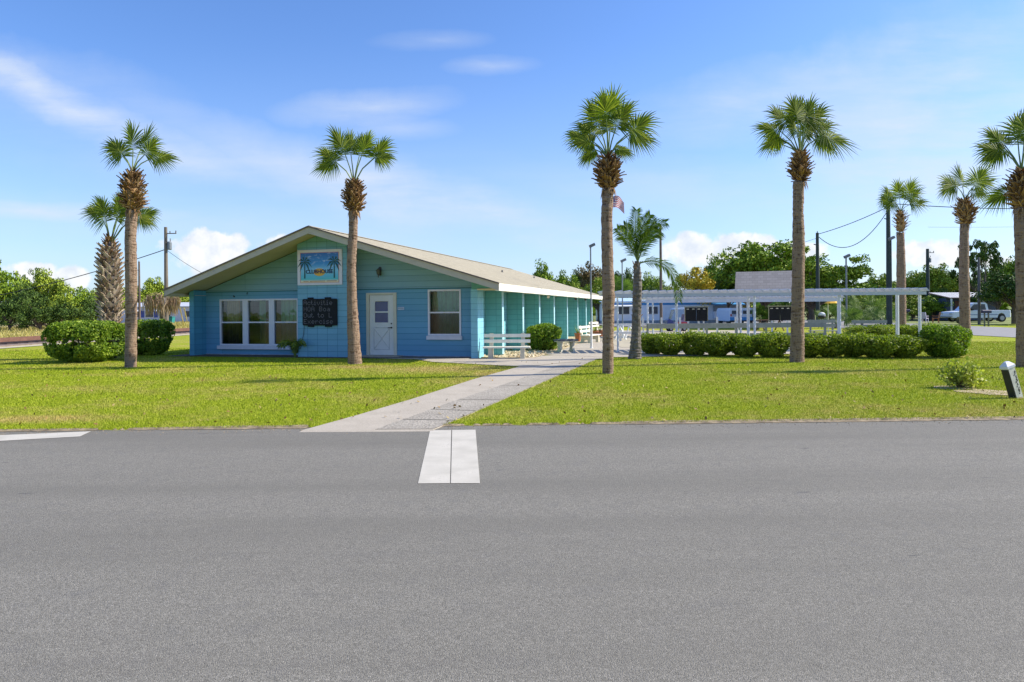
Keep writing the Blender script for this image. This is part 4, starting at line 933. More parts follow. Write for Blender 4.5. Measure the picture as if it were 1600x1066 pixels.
for i,(px,top,Y,w,kd,lab) in enumerate([(1345,462,80,50,'y','low lime tree right of the broad oak'),(1372,432,92,56,'y','lime tree behind the dark utility poles'),(1365,470,74,52,'y','low lime bush behind the young fan palms'),(1398,448,86,44,'y','yellow-green tree behind the short distant palm'),(1428,430,90,50,'y','lime green tree left of the transformer pole'),(1462,418,88,56,'y','lime green tree right of the transformer pole'),(1458,462,76,48,'s','lime bush left of the striped porch roof'),(1425,468,76,44,'s','green bush between distant palm and transformer pole'),(1490,425,96,50,'d','dark tree behind the mid distance palm'),(1512,440,92,50,'d','dark tree above the striped porch roof'),(1560,440,72,60,'d','dark tree behind the truck cab'),(1600,395,95,60,'g','tree cut by the right edge')]):
    tree(px,top,Y,w,kd,lab,GR,i)
for i,(px,top,Y,w,kd,lab) in enumerate([(1330,468,88,50,'s','low green scrub at the foot of the broad oak'),(1352,455,95,50,'y','lime crown behind the young fan palms'),(1385,458,95,50,'s','lime scrub behind the dark utility pole foot'),(1410,452,98,50,'y','lime crown right of the distant palm'),(1440,445,98,50,'y','lime green crown behind the transformer pole'),(1475,450,84,46,'s','dark scrub left of the striped porch roof'),(1478,430,102,56,'y','tall lime crown left of the mid distance palm'),(1525,436,100,56,'g','green crown behind the striped porch roof'),(1555,420,104,60,'g','green crown behind the thin grey pole')]):
    tree(px,top,Y,w,kd,lab,GR,i)
for i,(px,top,Y,w,kd,lab) in enumerate([(1192,476,62,30,'s','low lime bush just right of the striped van'),(1222,474,76,40,'d','dark undergrowth behind the right scoreboard'),(1262,473,78,40,'s','green undergrowth just right of the tall palm'),(1296,476,82,40,'s','lime undergrowth behind the yellow umbrella'),(1160,468,84,34,'r','russet bush behind the striped van')]):
    tree(px,top,Y,w,kd,lab,'undergrowth below the oaks',i)
tree(1585,424,58,88,'d','dark spreading tree overhanging the white pickup',None)
tree(1615,430,56,80,'d','dark tree at the right edge beside the pickup',None,1)
tree(1540,378,84,52,'w','open-crowned pine above the striped porch roof',None,name='pine_tree'); 
t=[o for o in bpy.data.objects if o.name.startswith('pine_tree')][0]
t2=copy_tree(t); t2.rotation_euler.z+=2.1; t2.location.y+=2; t2['label']='second open pine just behind the first pine'
TM['P']=[tree_mesh('pine_big',M_tg3,33,nclump=60,per=70,leaf=.26,clr=.5,inner=.5,crown=(3.4,3.2,2.9),ch=4.6)]; TREEH['P']=7.8
for o in (t,t2):
    for ch in KIDS(o):
        if ch.name.startswith('crown'): ch.data=TM['P'][0][0]
# far tree belt that reads as one mass
rg=np.random.default_rng(44); n=26000; a=rg.uniform(-1,1,n); x=a*210; y=150+rg.uniform(0,18,n)+10*np.sin(x*.05); hz=(4.2+1.4*np.sin(x*.21)+1.3*np.sin(x*.083+1)+1.0*np.sin(x*.5))*np.sqrt(rg.uniform(0,1,n))
Pp=np.stack([x,y,hz],1); o=link('far_woods',npmesh('far_woods',leaves(Pp,1.5,.8,np.tile([0,-1.,.6],(n,1)),.9,rg),4,M_tg1)); o['kind']='stuff'
# trees across the road (behind the camera, mirrored in the windows)
for i,(x,y,kd) in enumerate([(-22,-14,'g'),(-12,-18,'y'),(-3,-15,'d'),(6,-19,'g'),(15,-16,'y'),(24,-18,'d')]):
    t=thing('tree','tree across the road, number %s from the left'%ords[i],'tree',(x,y,0),x,'trees across the road'); t.scale=(1.25,1.2,1.15)
    ms=TM[kd][0]; link('crown',ms[0],t); link('trunk',ms[1],t)
# young fan palms by the side road
def fanclump(base,label,sz,n,seed,trunk=0):
    g0=G(*base); rg=random.Random(seed); t=thing('young_fan_palm',label,'palm tree',g0,0,'young fan palms beside the side road')
    if trunk:
        g=MB(); g.tube([(0,0,-.05),(0,0,trunk)],[.12,.1],8,True,.05); g.build('trunk',M_trunkG,t)
    b=Vector((0,0,trunk))
    for i in range(n):
        a=rg.uniform(15,165); rr=sz*rg.uniform(.55,1.1)
        fan(math.cos(R(a))*rr,math.sin(R(a))*rr*.9,a+rg.uniform(-15,15),sz*.75,b,1,rg,depth=rg.uniform(-.6,.6)*sz,span=105).build('frond',[leafmat('young fan green',(.05,.10,.02),(.12,.2,.035),(.28,.36,.09),.25,2,.45),M_stem],t)
fanclump((1306,513),'young fan palm left of the other, close behind the pergola post',1.15,10,1,.3)
fanclump((1347,509),'young fan palm with several stems, right of the lamp pole',1.6,13,2,.5)
fanclump((1383,506),'young fan palm beside the dark utility pole',1.3,10,3,.2)
fanclump((962,503),'shaggy fan palm behind the second lamp pole',2.0,12,4,3.0)
# ================================================================= PERGOLAS
M_perg=plain('pergola white paint',(.50,.54,.63),.5,.06,3,.1); M_post=plain('post white paint',(.66,.68,.72),.5,.06,3,.1)
def pergola(label,Yf,Yb,xa,xb,zt_,posts,bt,seed,lw=.17):
    t=thing('pergola',label,'pergola',(xa,Yf,0),0,'white slatted pergolas')
    g=MB(); g.box(0,xb-xa,-.03,.03,zt_-bt,zt_); g.build('beam',M_perg,t)
    g=MB(); g.box(0,xb-xa,Yb-Yf-.03,Yb-Yf+.03,zt_-.035,zt_); g.build('beam',M_perg,t)
    rr=random.Random(seed); n=int((xb-xa)/.31)
    for i in range(n+1):
        if i>=98: break
        x=(xb-xa)*i/n; g=MB(); dy=Yb-Yf+.25
        c0=Vector((x,-.12,zt_+.055)); c1=Vector((x,dy-.12,zt_+.055)); g.bar(c0+Vector((0,0,.02)),c1+Vector((0,0,.02)),.15,.022,(1,0,.95)); g.build('slat',M_perg,t)
    for x,y,r in posts:
        g=MB(); g.tube([(x-xa,y-Yf,0),(x-xa,y-Yf,zt_-bt*.5)],r,8); g.tube([(x-xa,y-Yf,.0),(x-xa,y-Yf,.06)],r*1.8,8); g.build('post',M_post,t)
xw=lambda px,Y:(px-800)/F*Y
pergola('long white pergola nearest the hedge, its roof slats above the feather palm',24.6,26.3,xw(946,24.6),xw(1447,24.6),2.12,
        [(xw(965,24.7),24.7,.035),(xw(1179,24.7),24.7,.045),(xw(1311,24.7),24.7,.07),(xw(1437,24.7),24.7,.052),(xw(1057,26.2),26.2,.048),(xw(1169,26.2),26.2,.058),(xw(1402,26.2),26.2,.065)],.115,1)
pergola('lower looking white pergola farther back across the courts',36.5,39,xw(1009,36.5),xw(1317,36.5),2.06,
        [(xw(1012,36.6),36.6,.055),(xw(1157,36.6),36.6,.055),(xw(1020,38.9),38.9,.05),(xw(1152,38.9),38.9,.055),(xw(1310,36.6),36.6,.06)],.18,2)
# court furniture
M_grn=plain('weathered grey-green board',(.27,.29,.24),.85,.15,4,.3); M_yel=plain('pale cream boards',(.62,.56,.38),.7,.1,3,.2)
def railfence(label,p0,p1,n,zs,mat,postmat,ph,name='rail_fence',pw=.09):
    p0=Vector(p0); p1=Vector(p1); t=thing(name,label,'fence',p0); d=p1-p0
    for z,h_ in zs:
        g=MB(); g.bar(Vector((0,0,z)),d+Vector((0,0,z)),.05,h_); g.build('rail',mat,t)
    for i in range(n):
        q=d*(i/(n-1)); g=MB(); g.box(q.x-pw/2,q.x+pw/2,q.y+.03,q.y+.03+pw,0,ph,bev=.01); g.build('post',postmat,t)
    return t
railfence('grey-green board fence along the courts from the feather palm to the tall palm',(xw(1012,31),31,0),(xw(1290,31),31,0),7,[(.78,.22),(.36,.14)],M_grn,M_grn,.9)
railfence('white low rail frame standing behind the feather palm trunk',(xw(948,33),33,0),(xw(1012,33),33,0),4,[(.42,.12)],M_white,M_white,.55)
railfence('cream low boards across the far end of the courts',(xw(1005,40),40,0),(xw(1150,40),40,0),6,[(.5,.16)],M_yel,M_white,1.05)
def bench_back(label,loc,rz,w):
    t=thing('slat_bench',label,'bench',loc,rz,'grey-green plank benches by the courts')
    for z in (.62,.82):
        g=MB(); g.box(0,w,.0,.04,z,z+.15,bev=.01); g.build('backrest_slat',M_grn,t)
    g=MB(); g.box(0,w,-.4,-.02,.42,.46,bev=.01); g.build('seat',M_grn,t)
    for x in (.12,w-.16):
        g=MB(); g.box(x,x+.07,.04,.10,0,.98); g.box(x,x+.07,-.38,-.32,0,.42); g.build('leg',M_grn,t)
#
bench_back('grey-green plank bench behind the hedge right of the thick pergola post',(xw(1331,31),31,0),0,1.6)
bench_back('grey-green plank bench right of the tall palm behind the hedge',(xw(1262,33),33,0),0,1.35)
def scoreboard(label,px):
    Y=40; t=thing('scoreboard',label,'scoreboard',(xw(px,Y),Y,0),0,'black court scoreboards')
    w=.65; z0,z1=.82,1.62
    g=MB(); g.box(-w,-.01,0,.04,z0,z1); g.box(.01,w,0,.04,z0,z1); g.build('board',plain('blackboard',(.012,.013,.014),.95,.2,3,.1),t)
    g=MB(); g.box(-w-.05,w+.05,-.05,.10,z1+.01,z1+.06); g.box(-w-.03,-w-.002,-.01,.05,z0,z1); g.box(w+.002,w+.03,-.01,.05,z0,z1); g.build('frame',plain('tan frame',(.35,.32,.18),.7),t)
    g=MB()
    for x in (-.5,-.18,.14,.46): g.box(x-.07,x+.07,-.008,-.001,z1-.12,z1-.07)
    g.build('name_tags',plain('tag white',(.7,.66,.5),.6),t)
    for x in (-.45,.45):
        g=MB(); g.box(x-.04,x+.04,.05,.12,0,z1); g.build('post',M_post,t)
scoreboard('black scoreboard under the pergola, left of the two, beside the golf cart',1088); scoreboard('black scoreboard just left of the tall palm trunk',1219)
# ================================================================= LAMP & UTILITY POLES
M_galv=plain('galvanised pole',(.20,.22,.24),.5,.12,3,.1,.4); M_wood=plain('wooden pole',(.13,.10,.08),.9,.25,2,.4); M_dgrn=plain('dark green-black pole',(.035,.05,.045),.8,.2,2,.3); M_tanp=plain('weathered tan pole',(.17,.14,.11),.9,.2,2,.4)
def lamp_pole(label,px,Y,top,r=.03,white=.0,mat=M_galv,left=0):
    zt_=W(px,top,Y).z; x=xw(px,Y)-ROLL*(zt_-H)*.5; t=thing('lamp_pole',label,'lamp pole',(x,Y,0),0,'floodlight poles around the courts')
    g=MB(); g.tube([(0,0,white),(0,0,zt_)],[r,r*.9],10); g.build('pole',mat,t)
    if white: g=MB(); g.tube([(0,0,0),(0,0,white-.002)],r*1.5,10); g.tube([(0,0,0),(0,0,.03)],r*3,10); g.build('pole_base',M_white,t)
    g=MB(); M=Matrix.Translation((.05,0,zt_+.04))@Matrix.Rotation(R(-25),4,'Y'); k=max(1,Y/30)
    g.box(-.1*k,.14*k,-.08*k,.08*k,-.04*k,.07*k,M); g.tube([(0,0,zt_-.05),(0,0,zt_+.03)],.025*k,8); g.build('lamp_head',plain('lamp housing',(.16,.17,.18),.5),t)
    g=MB(); g.add([M@Vector(v) for v in ((-.08*k,-.06*k,-.043*k),(.12*k,-.06*k,-.043*k),(.12*k,.06*k,-.043*k),(-.08*k,.06*k,-.043*k))],[(0,1,2,3)]); g.build('lens',plain('lamp lens',(.6,.6,.55),.2),t)
lamp_pole('thin floodlight pole with a white lower half beside the path and side wall',924,27.3,386,.032,1.1)
lamp_pole('thin floodlight pole between the roadside palm and the feather palm',973,36,409,.035,.75)
lamp_pole('grey floodlight pole right of the broad oak',1323,55,402,.07)
lamp_pole('dark floodlight pole standing against the tall utility pole',1393,50,374,.07,0,M_dgrn)
UP={}
def util_pole(label,px,Y,top,r,mat,extra=None,base_w=None):
    zt_=W(px,top,Y).z; x=xw(px,Y); t=thing('utility_pole',label,'utility pole',(x,Y,0),0,'wooden utility poles')
    g=MB(); g.tube([(0,0,-.1),(0,0,zt_*.5),(-ROLL*0,0,zt_)],[r*1.15,r,r*.8],12); g.build('pole',mat,t)
    if extra=='transformer':
        g=MB(); g.tube([(.26,0,zt_-1.6),(.26,0,zt_-1.55),(.26,0,zt_-1.1),(.26,0,zt_-1.02)],[.12,.15,.15,.1],12); g.tube([(.32,0,zt_-1.02),(.32,0,zt_-.8)],.04,6); g.build('transformer',M_galv,t)
        g=MB(); g.bar((-.05,0,zt_-.45),(.75,0,zt_-.45),.06,.06); g.tube([(.7,0,zt_-.45),(.72,0,zt_-.25)],.04,6); g.tube([(.3,0,zt_-.45),(.3,0,zt_-.28)],.035,6); g.build('crossarm',mat,t)
    if extra=='ins':
        g=MB(); g.tube([(0,-.02,zt_-.02),(0,-.02,zt_+.15)],[.06,.03],8); g.tube([(-.12,0,zt_-1.0),(-.3,0,zt_-.95)],.04,6); g.build('insulator',M_galv,t)
    UP[px]=(Vector((x,Y,0)),zt_); return t
util_pole('tan utility pole with a transformer beyond the dead palm at left',260,48,355,.13,M_tanp,'transformer')
util_pole('thin far utility pole at left, behind the slender palm',218,80,409,.12,M_wood,'ins')
util_pole('plain wooden pole rising behind the feather palm',1033,44.5,350,.09,M_wood)
util_pole('dark pointed utility pole right of the tall palm',1278,57,364,.15,M_dgrn,'ins')
util_pole('tallest dark utility pole beside the short distant palm',1389,52,322,.17,M_dgrn,'ins')
util_pole('utility pole with transformer between the two distant palms',1450,80,389,.2,M_dgrn,'transformer')
util_pole('thin grey utility pole in front of the pickup',1530,60,402,.11,plain('grey pole',(.14,.13,.13),.8))
def wire(label,a,b,sag,r=.018):
    a=Vector(a); b=Vector(b); n=24; pts=[a.lerp(b,i/n)+Vector((0,0,-sag*4*(i/n)*(1-i/n))) for i in range(n+1)]
    g=MB(); g.tube([p-a for p in pts],r,5); o=g.build('overhead_wire',plain('black wire',(.02,.02,.022),.6,0,1,0),loc=a); tag(o,label,'wire','overhead wires')
wire('wire running left from the tan utility pole',W(258,390,48),W(-60,472,56),.35,.03)
wire('wire running from the tan utility pole down behind the clubhouse roof',W(262,392,48),W(345,440,60),.2,.015)
wire('upper wire between the dark pointed pole and the tallest pole',W(1278,366,57),W(1386,324,52),.15,.028)
wire('deep sagging wire between the dark pointed pole and the tallest pole',W(1279,370,57),W(1388,328,52),1.75,.028)
wire('wire leaving the dark pointed pole to the left',W(1277,372,57),W(1100,420,75),.2,.016)
wire('wire from the tallest pole off to the right edge',W(1390,318,52),W(1700,325,50),.2,.03)
wire('thin far wire right of the transformer pole',W(1450,355,80),W(1700,352,80),.1,.012)
# guy wire guards
for i,(a,b) in enumerate((((281,481),(288,511)),((288,482),(293,505)))):
    p0=W(*a,52); p1=G(*b); t=p1; g=MB(); g.tube([Vector((0,0,0)),p0-p1],.045,8); o=g.build('guy_wire_guard',plain('yellow plastic',(.62,.52,.12),.5),loc=p1)
    tag(o,['left yellow guy wire guard leaning beyond the dead palm','right yellow guy wire guard nearest the clubhouse corner'][i],'guy guard','yellow guy wire guards')
t=thing('trash_bin','teal plastic bin beyond the tracks behind the dead palm','bin',G(266,509)); g=MB(); g.prism([(-.35,0),(.35,0),(.42,1.0),(-.42,1.0)],-.35,.35); g.build('bin_body',plain('teal plastic',(.02,.22,.2),.5),t); g=MB(); g.prism([(-.45,1.0),(.45,1.0),(.38,1.12),(-.38,1.12)],-.4,.4); g.build('lid',plain('dark teal lid',(.015,.12,.12),.5),t)
# ================================================================= BENCHES ETC
M_bcon=plain('cast concrete',(.60,.55,.42),.85,.12,6,.4); M_bslat=plain('cream bench slats',(.78,.74,.62),.6,.06,4,.1)
def park_bench(label,loc,rz,w=1.52):
    t=thing('park_bench',label,'bench',loc,rz,'cream benches by the clubhouse')
    for x in (-w*.34,w*.34):
        g=MB(); g.prism([(-.28,0),(-.16,0),(-.13,.14),(.05,.14),(.08,0),(.2,0),(.2,.33),(-.28,.33)],x-.07,x+.07,'x'); g.build('leg',M_bcon,t)
        g=MB(); g.prism([(.12,.33),(.20,.33),(.32,.78),(.25,.80)],x-.06,x+.06,'x'); g.build('back_support',M_bcon,t)
    for y in (-.30,-.14,.02):
        g=MB(); g.box(-w/2,w/2,y,y+.14,.33,.375,bev=.01); g.build('seat_slat',M_bslat,t)
    for z in (.49,.67):
        yy=.115+(z-.33)*.27; g=MB(); g.prism([(yy-.02,z),(yy+.015,z-.005),(yy+.045,z+.10),(yy+.01,z+.105)],-w/2,w/2,'x'); g.build('backrest_slat',M_bslat,t)
c=G(792,561); park_bench('cream slatted bench with concrete legs at the front corner of the clubhouse',(c.x,c.y+.15,0.02),R(-3))
c=G(921,536); park_bench('cream slatted bench seen end-on by the side wall beside the lamp pole',(c.x,c.y,.02),R(62),1.5)
c=G(946,524); park_bench('cream slatted bench farther along the side wall behind the terracotta pots',(c.x-.5,c.y,.02),R(62),1.5)
c=G(885,551); t=thing('concrete_bench','small backless bench with dark top and curved cream legs beside the round bush','bench',(c.x,c.y+.2,.02),R(30),'cream benches by the clubhouse')
g=MB(); g.box(-.42,.42,-.2,.2,.40,.46,bev=.015); g.build('seat',plain('dark slate top',(.10,.11,.12),.6),t)
g=MB(); g.box(-.40,.40,-.18,.18,.375,.398); g.build('seat_edge',M_bcon,t)
for x in (-.27,.27):
    g=MB(); g.prism([(-.17,0),(.17,0),(.10,.1),(.08,.2),(.15,.375),(-.15,.375),(-.08,.2),(-.10,.1)],x-.04,x+.04,'x'); g.build('leg',M_bcon,t)
M_terra=plain('terracotta',(.42,.15,.06),.8,.15,5,.2)
def pot(label,loc,r,h_,plant=True):
    t=thing('terracotta_pot',label,'pot',loc,0,'terracotta pots along the side wall')
    g=MB(); g.tube([(0,0,0),(0,0,h_*.85),(0,0,h_*.86),(0,0,h_)],[r*.75,r*.98,r*1.08,r*1.08],16); g.build('pot_body',M_terra,t,False)
    if plant:
        rr=random.Random(int(loc[0]*100)); g=MB()
        for i in range(26):
            a=rr.uniform(0,6.28); e=rr.uniform(.05,.22); p=Vector((math.cos(a)*.05,math.sin(a)*.05,h_)); q=p+Vector((math.cos(a)*e,math.sin(a)*e,rr.uniform(.15,.45))); w=Vector((-math.sin(a),math.cos(a),0))*.012; g.add([p-w,p+w,q],[(0,1,2)])
        g.build('plant',M_frond,t)
for i,(x,y,r_,h_) in enumerate(((903,534,.16,.42),(930,527.5,.2,.36),(937,526.5,.2,.36),(943,526,.2,.36))):
    pot(['terracotta planter left of the end-on bench','terracotta pot just right of the lamp pole, first of the row','terracotta pot in the middle of the row by the side wall','terracotta pot nearest the palm trunk in the row'][i],G(x,y),r_,h_)
t=thing('sawhorse','white folding sawhorse frame on the patio behind the feather palm','sawhorse',G(976,531))
for sx in (-.25,.25):
    g=MB()
    g.bar((sx-.28,-.3,0),(sx,0,.75),.05,.05); g.build('leg',M_white,t); g=MB(); g.bar((sx+.28,-.3,0),(sx,0,.75),.05,.05); g.build('leg',M_white,t)
g=MB(); g.bar((-.5,0,.77),(.5,0,.77),.08,.1); g.build('beam',M_white,t)
# flag
fp=Vector((xw(949.5,30),30,0)); t=thing('flagpole','thin white flagpole hidden behind the roadside palm trunk','flagpole',fp); zt_=W(951,300,30).z
g=MB(); g.tube([(0,0,0),(0,0,zt_)],.03,8); g.build('pole',M_white,t); g=MB(); g.tube([(0,0,zt_),(0,0,zt_+.05),(0,0,zt_+.1)],[.02,.05,.02],8); g.build('finial',plain('gold finial',(.6,.4,.1),.3,0,1,0,.8),t)
fl=MB(); nu,nv=24,13; FW,FH=.86,.5
def ffn(u,v):
    x=u*FW*.86; z=-v*FH-u*u*.32-.05*math.sin(u*7); return (x,.09*math.sin(u*8+v*1.5),z)
vs=[ffn(i/nu,j/nv) for j in range(nv+1) for i in range(nu+1)]
for j in range(nv):
    for i in range(nu):
        fl.mi=2 if (i<nu*.4 and j<7) else (0 if j%2==0 else 1)
        o=j*(nu+1)+i; fl.add([vs[o],vs[o+1],vs[o+nu+2],vs[o+nu+1]],[(0,1,2,3)])
fl.mi=1
for r_ in range(9):
    for c_ in range(6 if r_%2==0 else 5):
        u=(.033+(c_ if r_%2==0 else c_+.5)*.066); v=(.06+r_*.053)
        p=Vector(ffn(u,v))+Vector((0,-.006,0)); s_=.009
        fl.add([p+Vector((math.sin(k*PI/5)*s_*(1 if k%2==0 else .42),0,math.cos(k*PI/5)*s_*(1 if k%2==0 else .42))) for k in range(10)],[tuple(range(10))])
fo=fl.build('flag',[plain('flag red',(.45,.03,.05),.8,.05,4,.1),plain('flag white',(.75,.73,.75),.8,.03,4,.1),plain('flag navy',(.03,.04,.18),.8,.05,4,.1)],None,loc=fp+Vector((.03,0,zt_-.12)))
tag(fo,'red and white striped American flag flying beside the roadside palm trunk','flag')
# leaning marker post
c=G(1588,622); t=thing('marker_post','leaning white concrete marker post with black worn lettering at the right edge','marker post',c); t.rotation_euler=(R(-4),R(-15),R(16)); t.scale=(.72,.75,.97)
g=MB(); g.prism([(-.11,-.1),(.11,-.1),(.105,.56),(-.105,.56)],-.085,.085); g.build('post_body',plain('flaking white paint',(.62,.60,.52),.7,.25,9,.5),t)
g=MB(); g.add([(-.125,-.1,.56),(.125,-.1,.56),(.125,.1,.56),(-.125,.1,.56),(-.125,-.1,.60),(.125,-.1,.60),(.125,.1,.60),(-.125,.1,.60),(-.05,-.03,.67),(.05,-.03,.67),(.05,.03,.67),(-.05,.03,.67)],
 [(3,2,1,0),(0,1,5,4),(1,2,6,5),(2,3,7,6),(3,0,4,7),(4,5,9,8),(5,6,10,9),(6,7,11,10),(7,4,8,11),(8,9,10,11)]); g.build('cap',plain('cap white',(.66,.66,.72),.6,.1),t)
g=MB(); g.prism([(-.113,-.05),(-.085,-.05),(-.10,.54),(-.113,.54)],-.088,.088); g.build('black_edge',plain('black paint',(.02,.02,.02),.6),t)
g=MB(); rr=random.Random(8)
for i,ch in enumerate('ES8R'):
    pass
g.mi=0
for i in range(16):
    x=.045+rr.uniform(-.03,.03); z=.08+i*.026; w=rr.uniform(.012,.03); h_=rr.uniform(.008,.022); a=rr.uniform(-1,1)
    g.add([(x+math.cos(k*PI/4)*w*(1+.4*rr.uniform(-1,1)),-.0875,z+math.sin(k*PI/4)*h_*(1+.4*rr.uniform(-1,1))) for k in range(8)],[tuple(range(8))])
g.build('worn_lettering',plain('worn black letter paint',(.03,.028,.025),.7),t)
# railroad warning sign at left edge
Y=9.75; x=xw(-56,Y); t=thing('warning_sign','round yellow warning sign at the left edge beside the road','road sign',(x,Y,0)); zc=W(-53,454,Y).z
g=MB(); g.tube([(0,.05,-.1),(0,.05,zc+.4)],.03,8); g.build('post',M_galv,t)
g=MB(); g.tube([(0,.0,zc),(0,.012,zc)],.50,64); g.build('sign_face',plain('sign yellow',(.85,.62,.03),.4,.02,3,0),t)
g=MB(); 
for i in range(64):
    a0,a1=2*PI*i/64,2*PI*(i+1)/64; g.add([(math.cos(a)*q,-.004,zc+math.sin(a)*q) for a,q in ((a0,.485),(a1,.485),(a1,.472),(a0,.472))],[(0,1,2,3)])
g.build('border',plain('sign black',(.02,.02,.02),.5),t)
# ================================================================= BACKGROUND BUILDINGS & VEHICLES
M_mob=plain('pale blue-white siding',(.74,.79,.86),.6,.05,2,.1); M_bstripe=plain('blue trim',(.06,.28,.60),.6,.05); M_dwin=plain('dark window glass',(.05,.06,.09),.15,.2,2,0)
def box_house(name,label,px0,px1,Y,depth,ztop,roofh,wall,roofm,wins,extra=None):
    x0,x1=xw(px0,Y),xw(px1,Y); t=thing(name,label,'mobile home',(x0,Y,0)); w=x1-x0
    g=MB(); g.box(0,w,0,depth,0.3,ztop); g.build('wall',wall,t)
    g=MB(); g.box(.02,w-.02,.03,depth-.03,0,.3); g.build('skirting',plain('skirting',(.3,.33,.36),.8),t)
    g=MB(); g.prism([(-.25,ztop),(depth/2,ztop+roofh),(depth+.25,ztop),(depth+.25,ztop-.08),(-.25,ztop-.08)],-.2,w+.2,'x'); g.build('roof',roofm,t)
    for a,b,z0,z1 in wins:
        g=MB(); g.box(a-.06,b+.06,-.05,-.001,z0-.06,z1+.06); f=g.build('window',M_white,t); g=MB(); g.box(a,b,-.065,-.051,z0,z1); g.build('pane',M_dwin,f)
    return t,w
t,w=box_house('mobile_home','long pale blue mobile home with a bright blue stripe, behind the courts',940,1160,72,5,2.35,.4,M_mob,plain('blue-white metal roof',(.45,.60,.78),.5),[(1.8,2.9,1.0,1.75),(4.9,5.9,1.0,1.75)])
g=MB(); g.box(-.02,w+.02,-.03,-.002,1.72+.2,2.15); g.build('blue_stripe',M_bstripe,t)
g=MB(); g.box(w-3.1,w-.3,-.5,-.05,.45,1.2); g.build('porch_panel',plain('porch white',(.62,.68,.80),.6),t)
g=MB(); g.box(w-3.1,w-.3,-.45,-.1,1.2,1.85); g.build('porch_screen',plain('grey screen',(.22,.24,.28),.7),t)
g=MB(); g.prism([(-1.3,1.83),(-.04,2.05),(-.04,2.15),(-1.3,1.93)],w-3.3,w-.1,'x'); g.build('awning',M_bstripe,t)
g=MB(); g.prism([(-1.0,1.78),(-.04,1.95),(-.04,2.0),(-1.0,1.84)],.9,3.3,'x'); g.build('awning',M_white,t)
t,w=box_house('mobile_home','low white mobile home with blue windows beyond the railway at left',150,345,88,5,2.35,.55,plain('white-lilac siding',(.55,.57,.68),.6),plain('grey-white roof',(.48,.50,.56),.6),[(4.6,5.6,1.0,1.75),(6.4,7.4,1.0,1.75),(8.2,9.6,1.1,1.8),(11.5,12.4,1.0,1.75)])
for a in (4.2,7.9):
    g=MB(); g.prism([(-.7,1.72),(-.05,1.98),(-.05,2.03),(-.7,1.77)],a,a+1.7,'x'); g.build('awning',M_white,t)
for a in (5.75,7.5):
    g=MB(); g.box(a,a+.45,-.06,-.002,.95,1.8); g.build('shutter',plain('navy shutter',(.04,.08,.35),.6),t)
# shelter with shingle roof
Y=50; x0,x1=xw(1148,Y),xw(1250,Y); t=thing('picnic_shelter','open shelter with a grey shingled roof and dark red edge, left of the tall palm','shelter',(x0,Y,0),R(-20)); w=(x1-x0)*.95
ze=W(1195,458,Y).z; zr=W(1195,425,Y+3).z
g=MB(); g.add([(0,0,ze),(w,0,ze),(w,3,zr),(0,3,zr),(0,6,ze),(w,6,ze),(0,0,ze-.06),(w,0,ze-.06),(w,6,ze-.06),(0,6,ze-.06)],[(0,1,2,3),(3,2,5,4),(0,3,4),(1,5,2),(6,9,8,7)]);
g.build('roof',brickmat('grey shingles',(.235,.222,.22),(.15,.14,.14),.4,.2,.5,.01,'XZ',.95,.1,.4),t)
g=MB(); g.box(-.03,w+.03,-.06,-.004,ze-.2,ze+.02); g.box(-.03,w+.03,6.004,6.05,ze-.2,ze+.02); g.build('fascia_board',plain('dark red trim',(.17,.04,.06),.6),t)
for x in (.2,w-.2):
    for y in (.2,5.8):
        g=MB(); g.box(x-.07,x+.07,y-.07,y+.07,0,ze-.06); g.build('post',plain('dark timber',(.06,.05,.05),.8),t)
# porch house
Y=74; x0,x1=xw(1478,Y),xw(1560,Y); t=thing('porch_house','small house with white striped metal awning roof and dark screened porch behind the pickup','house',(x0,Y,0)); w=x1-x0
g=MB(); g.box(.1,w,.1,5,0,2.4); g.build('wall',plain('dark porch wall',(.07,.09,.15),.8,.2),t)
g=MB(); g.box(1.0,2.0,.02,.09,.3,2.1); g.build('door',plain('brown porch door',(.14,.06,.05),.7),t)
za=W(1500,465,Y).z; zb=W(1500,457,Y+3).z
rm=MB(); ns=26
for i in range(ns):
    a=w*i/ns; b=w*(i+.62)/ns; rm.add([(a,-.8,za),(b,-.8,za),(b,3,zb),(a,3,zb)],[(0,1,2,3)])
g=MB(); g.prism([(-.8,za-.1),(3,zb-.1),(3,zb-.02),(-.8,za-.02)],-.1,w,'x'); ro_=g.build('roof',plain('brown under-roof',(.20,.13,.11),.6),t); rm.build('roof_ribs',plain('white rib metal',(.78,.78,.8),.5),ro_)
for x in (.15,1.9,3.6):
    g=MB(); g.box(x-.07,x+.07,-.75,-.62,0,za-.1); g.build('post',M_white,t)
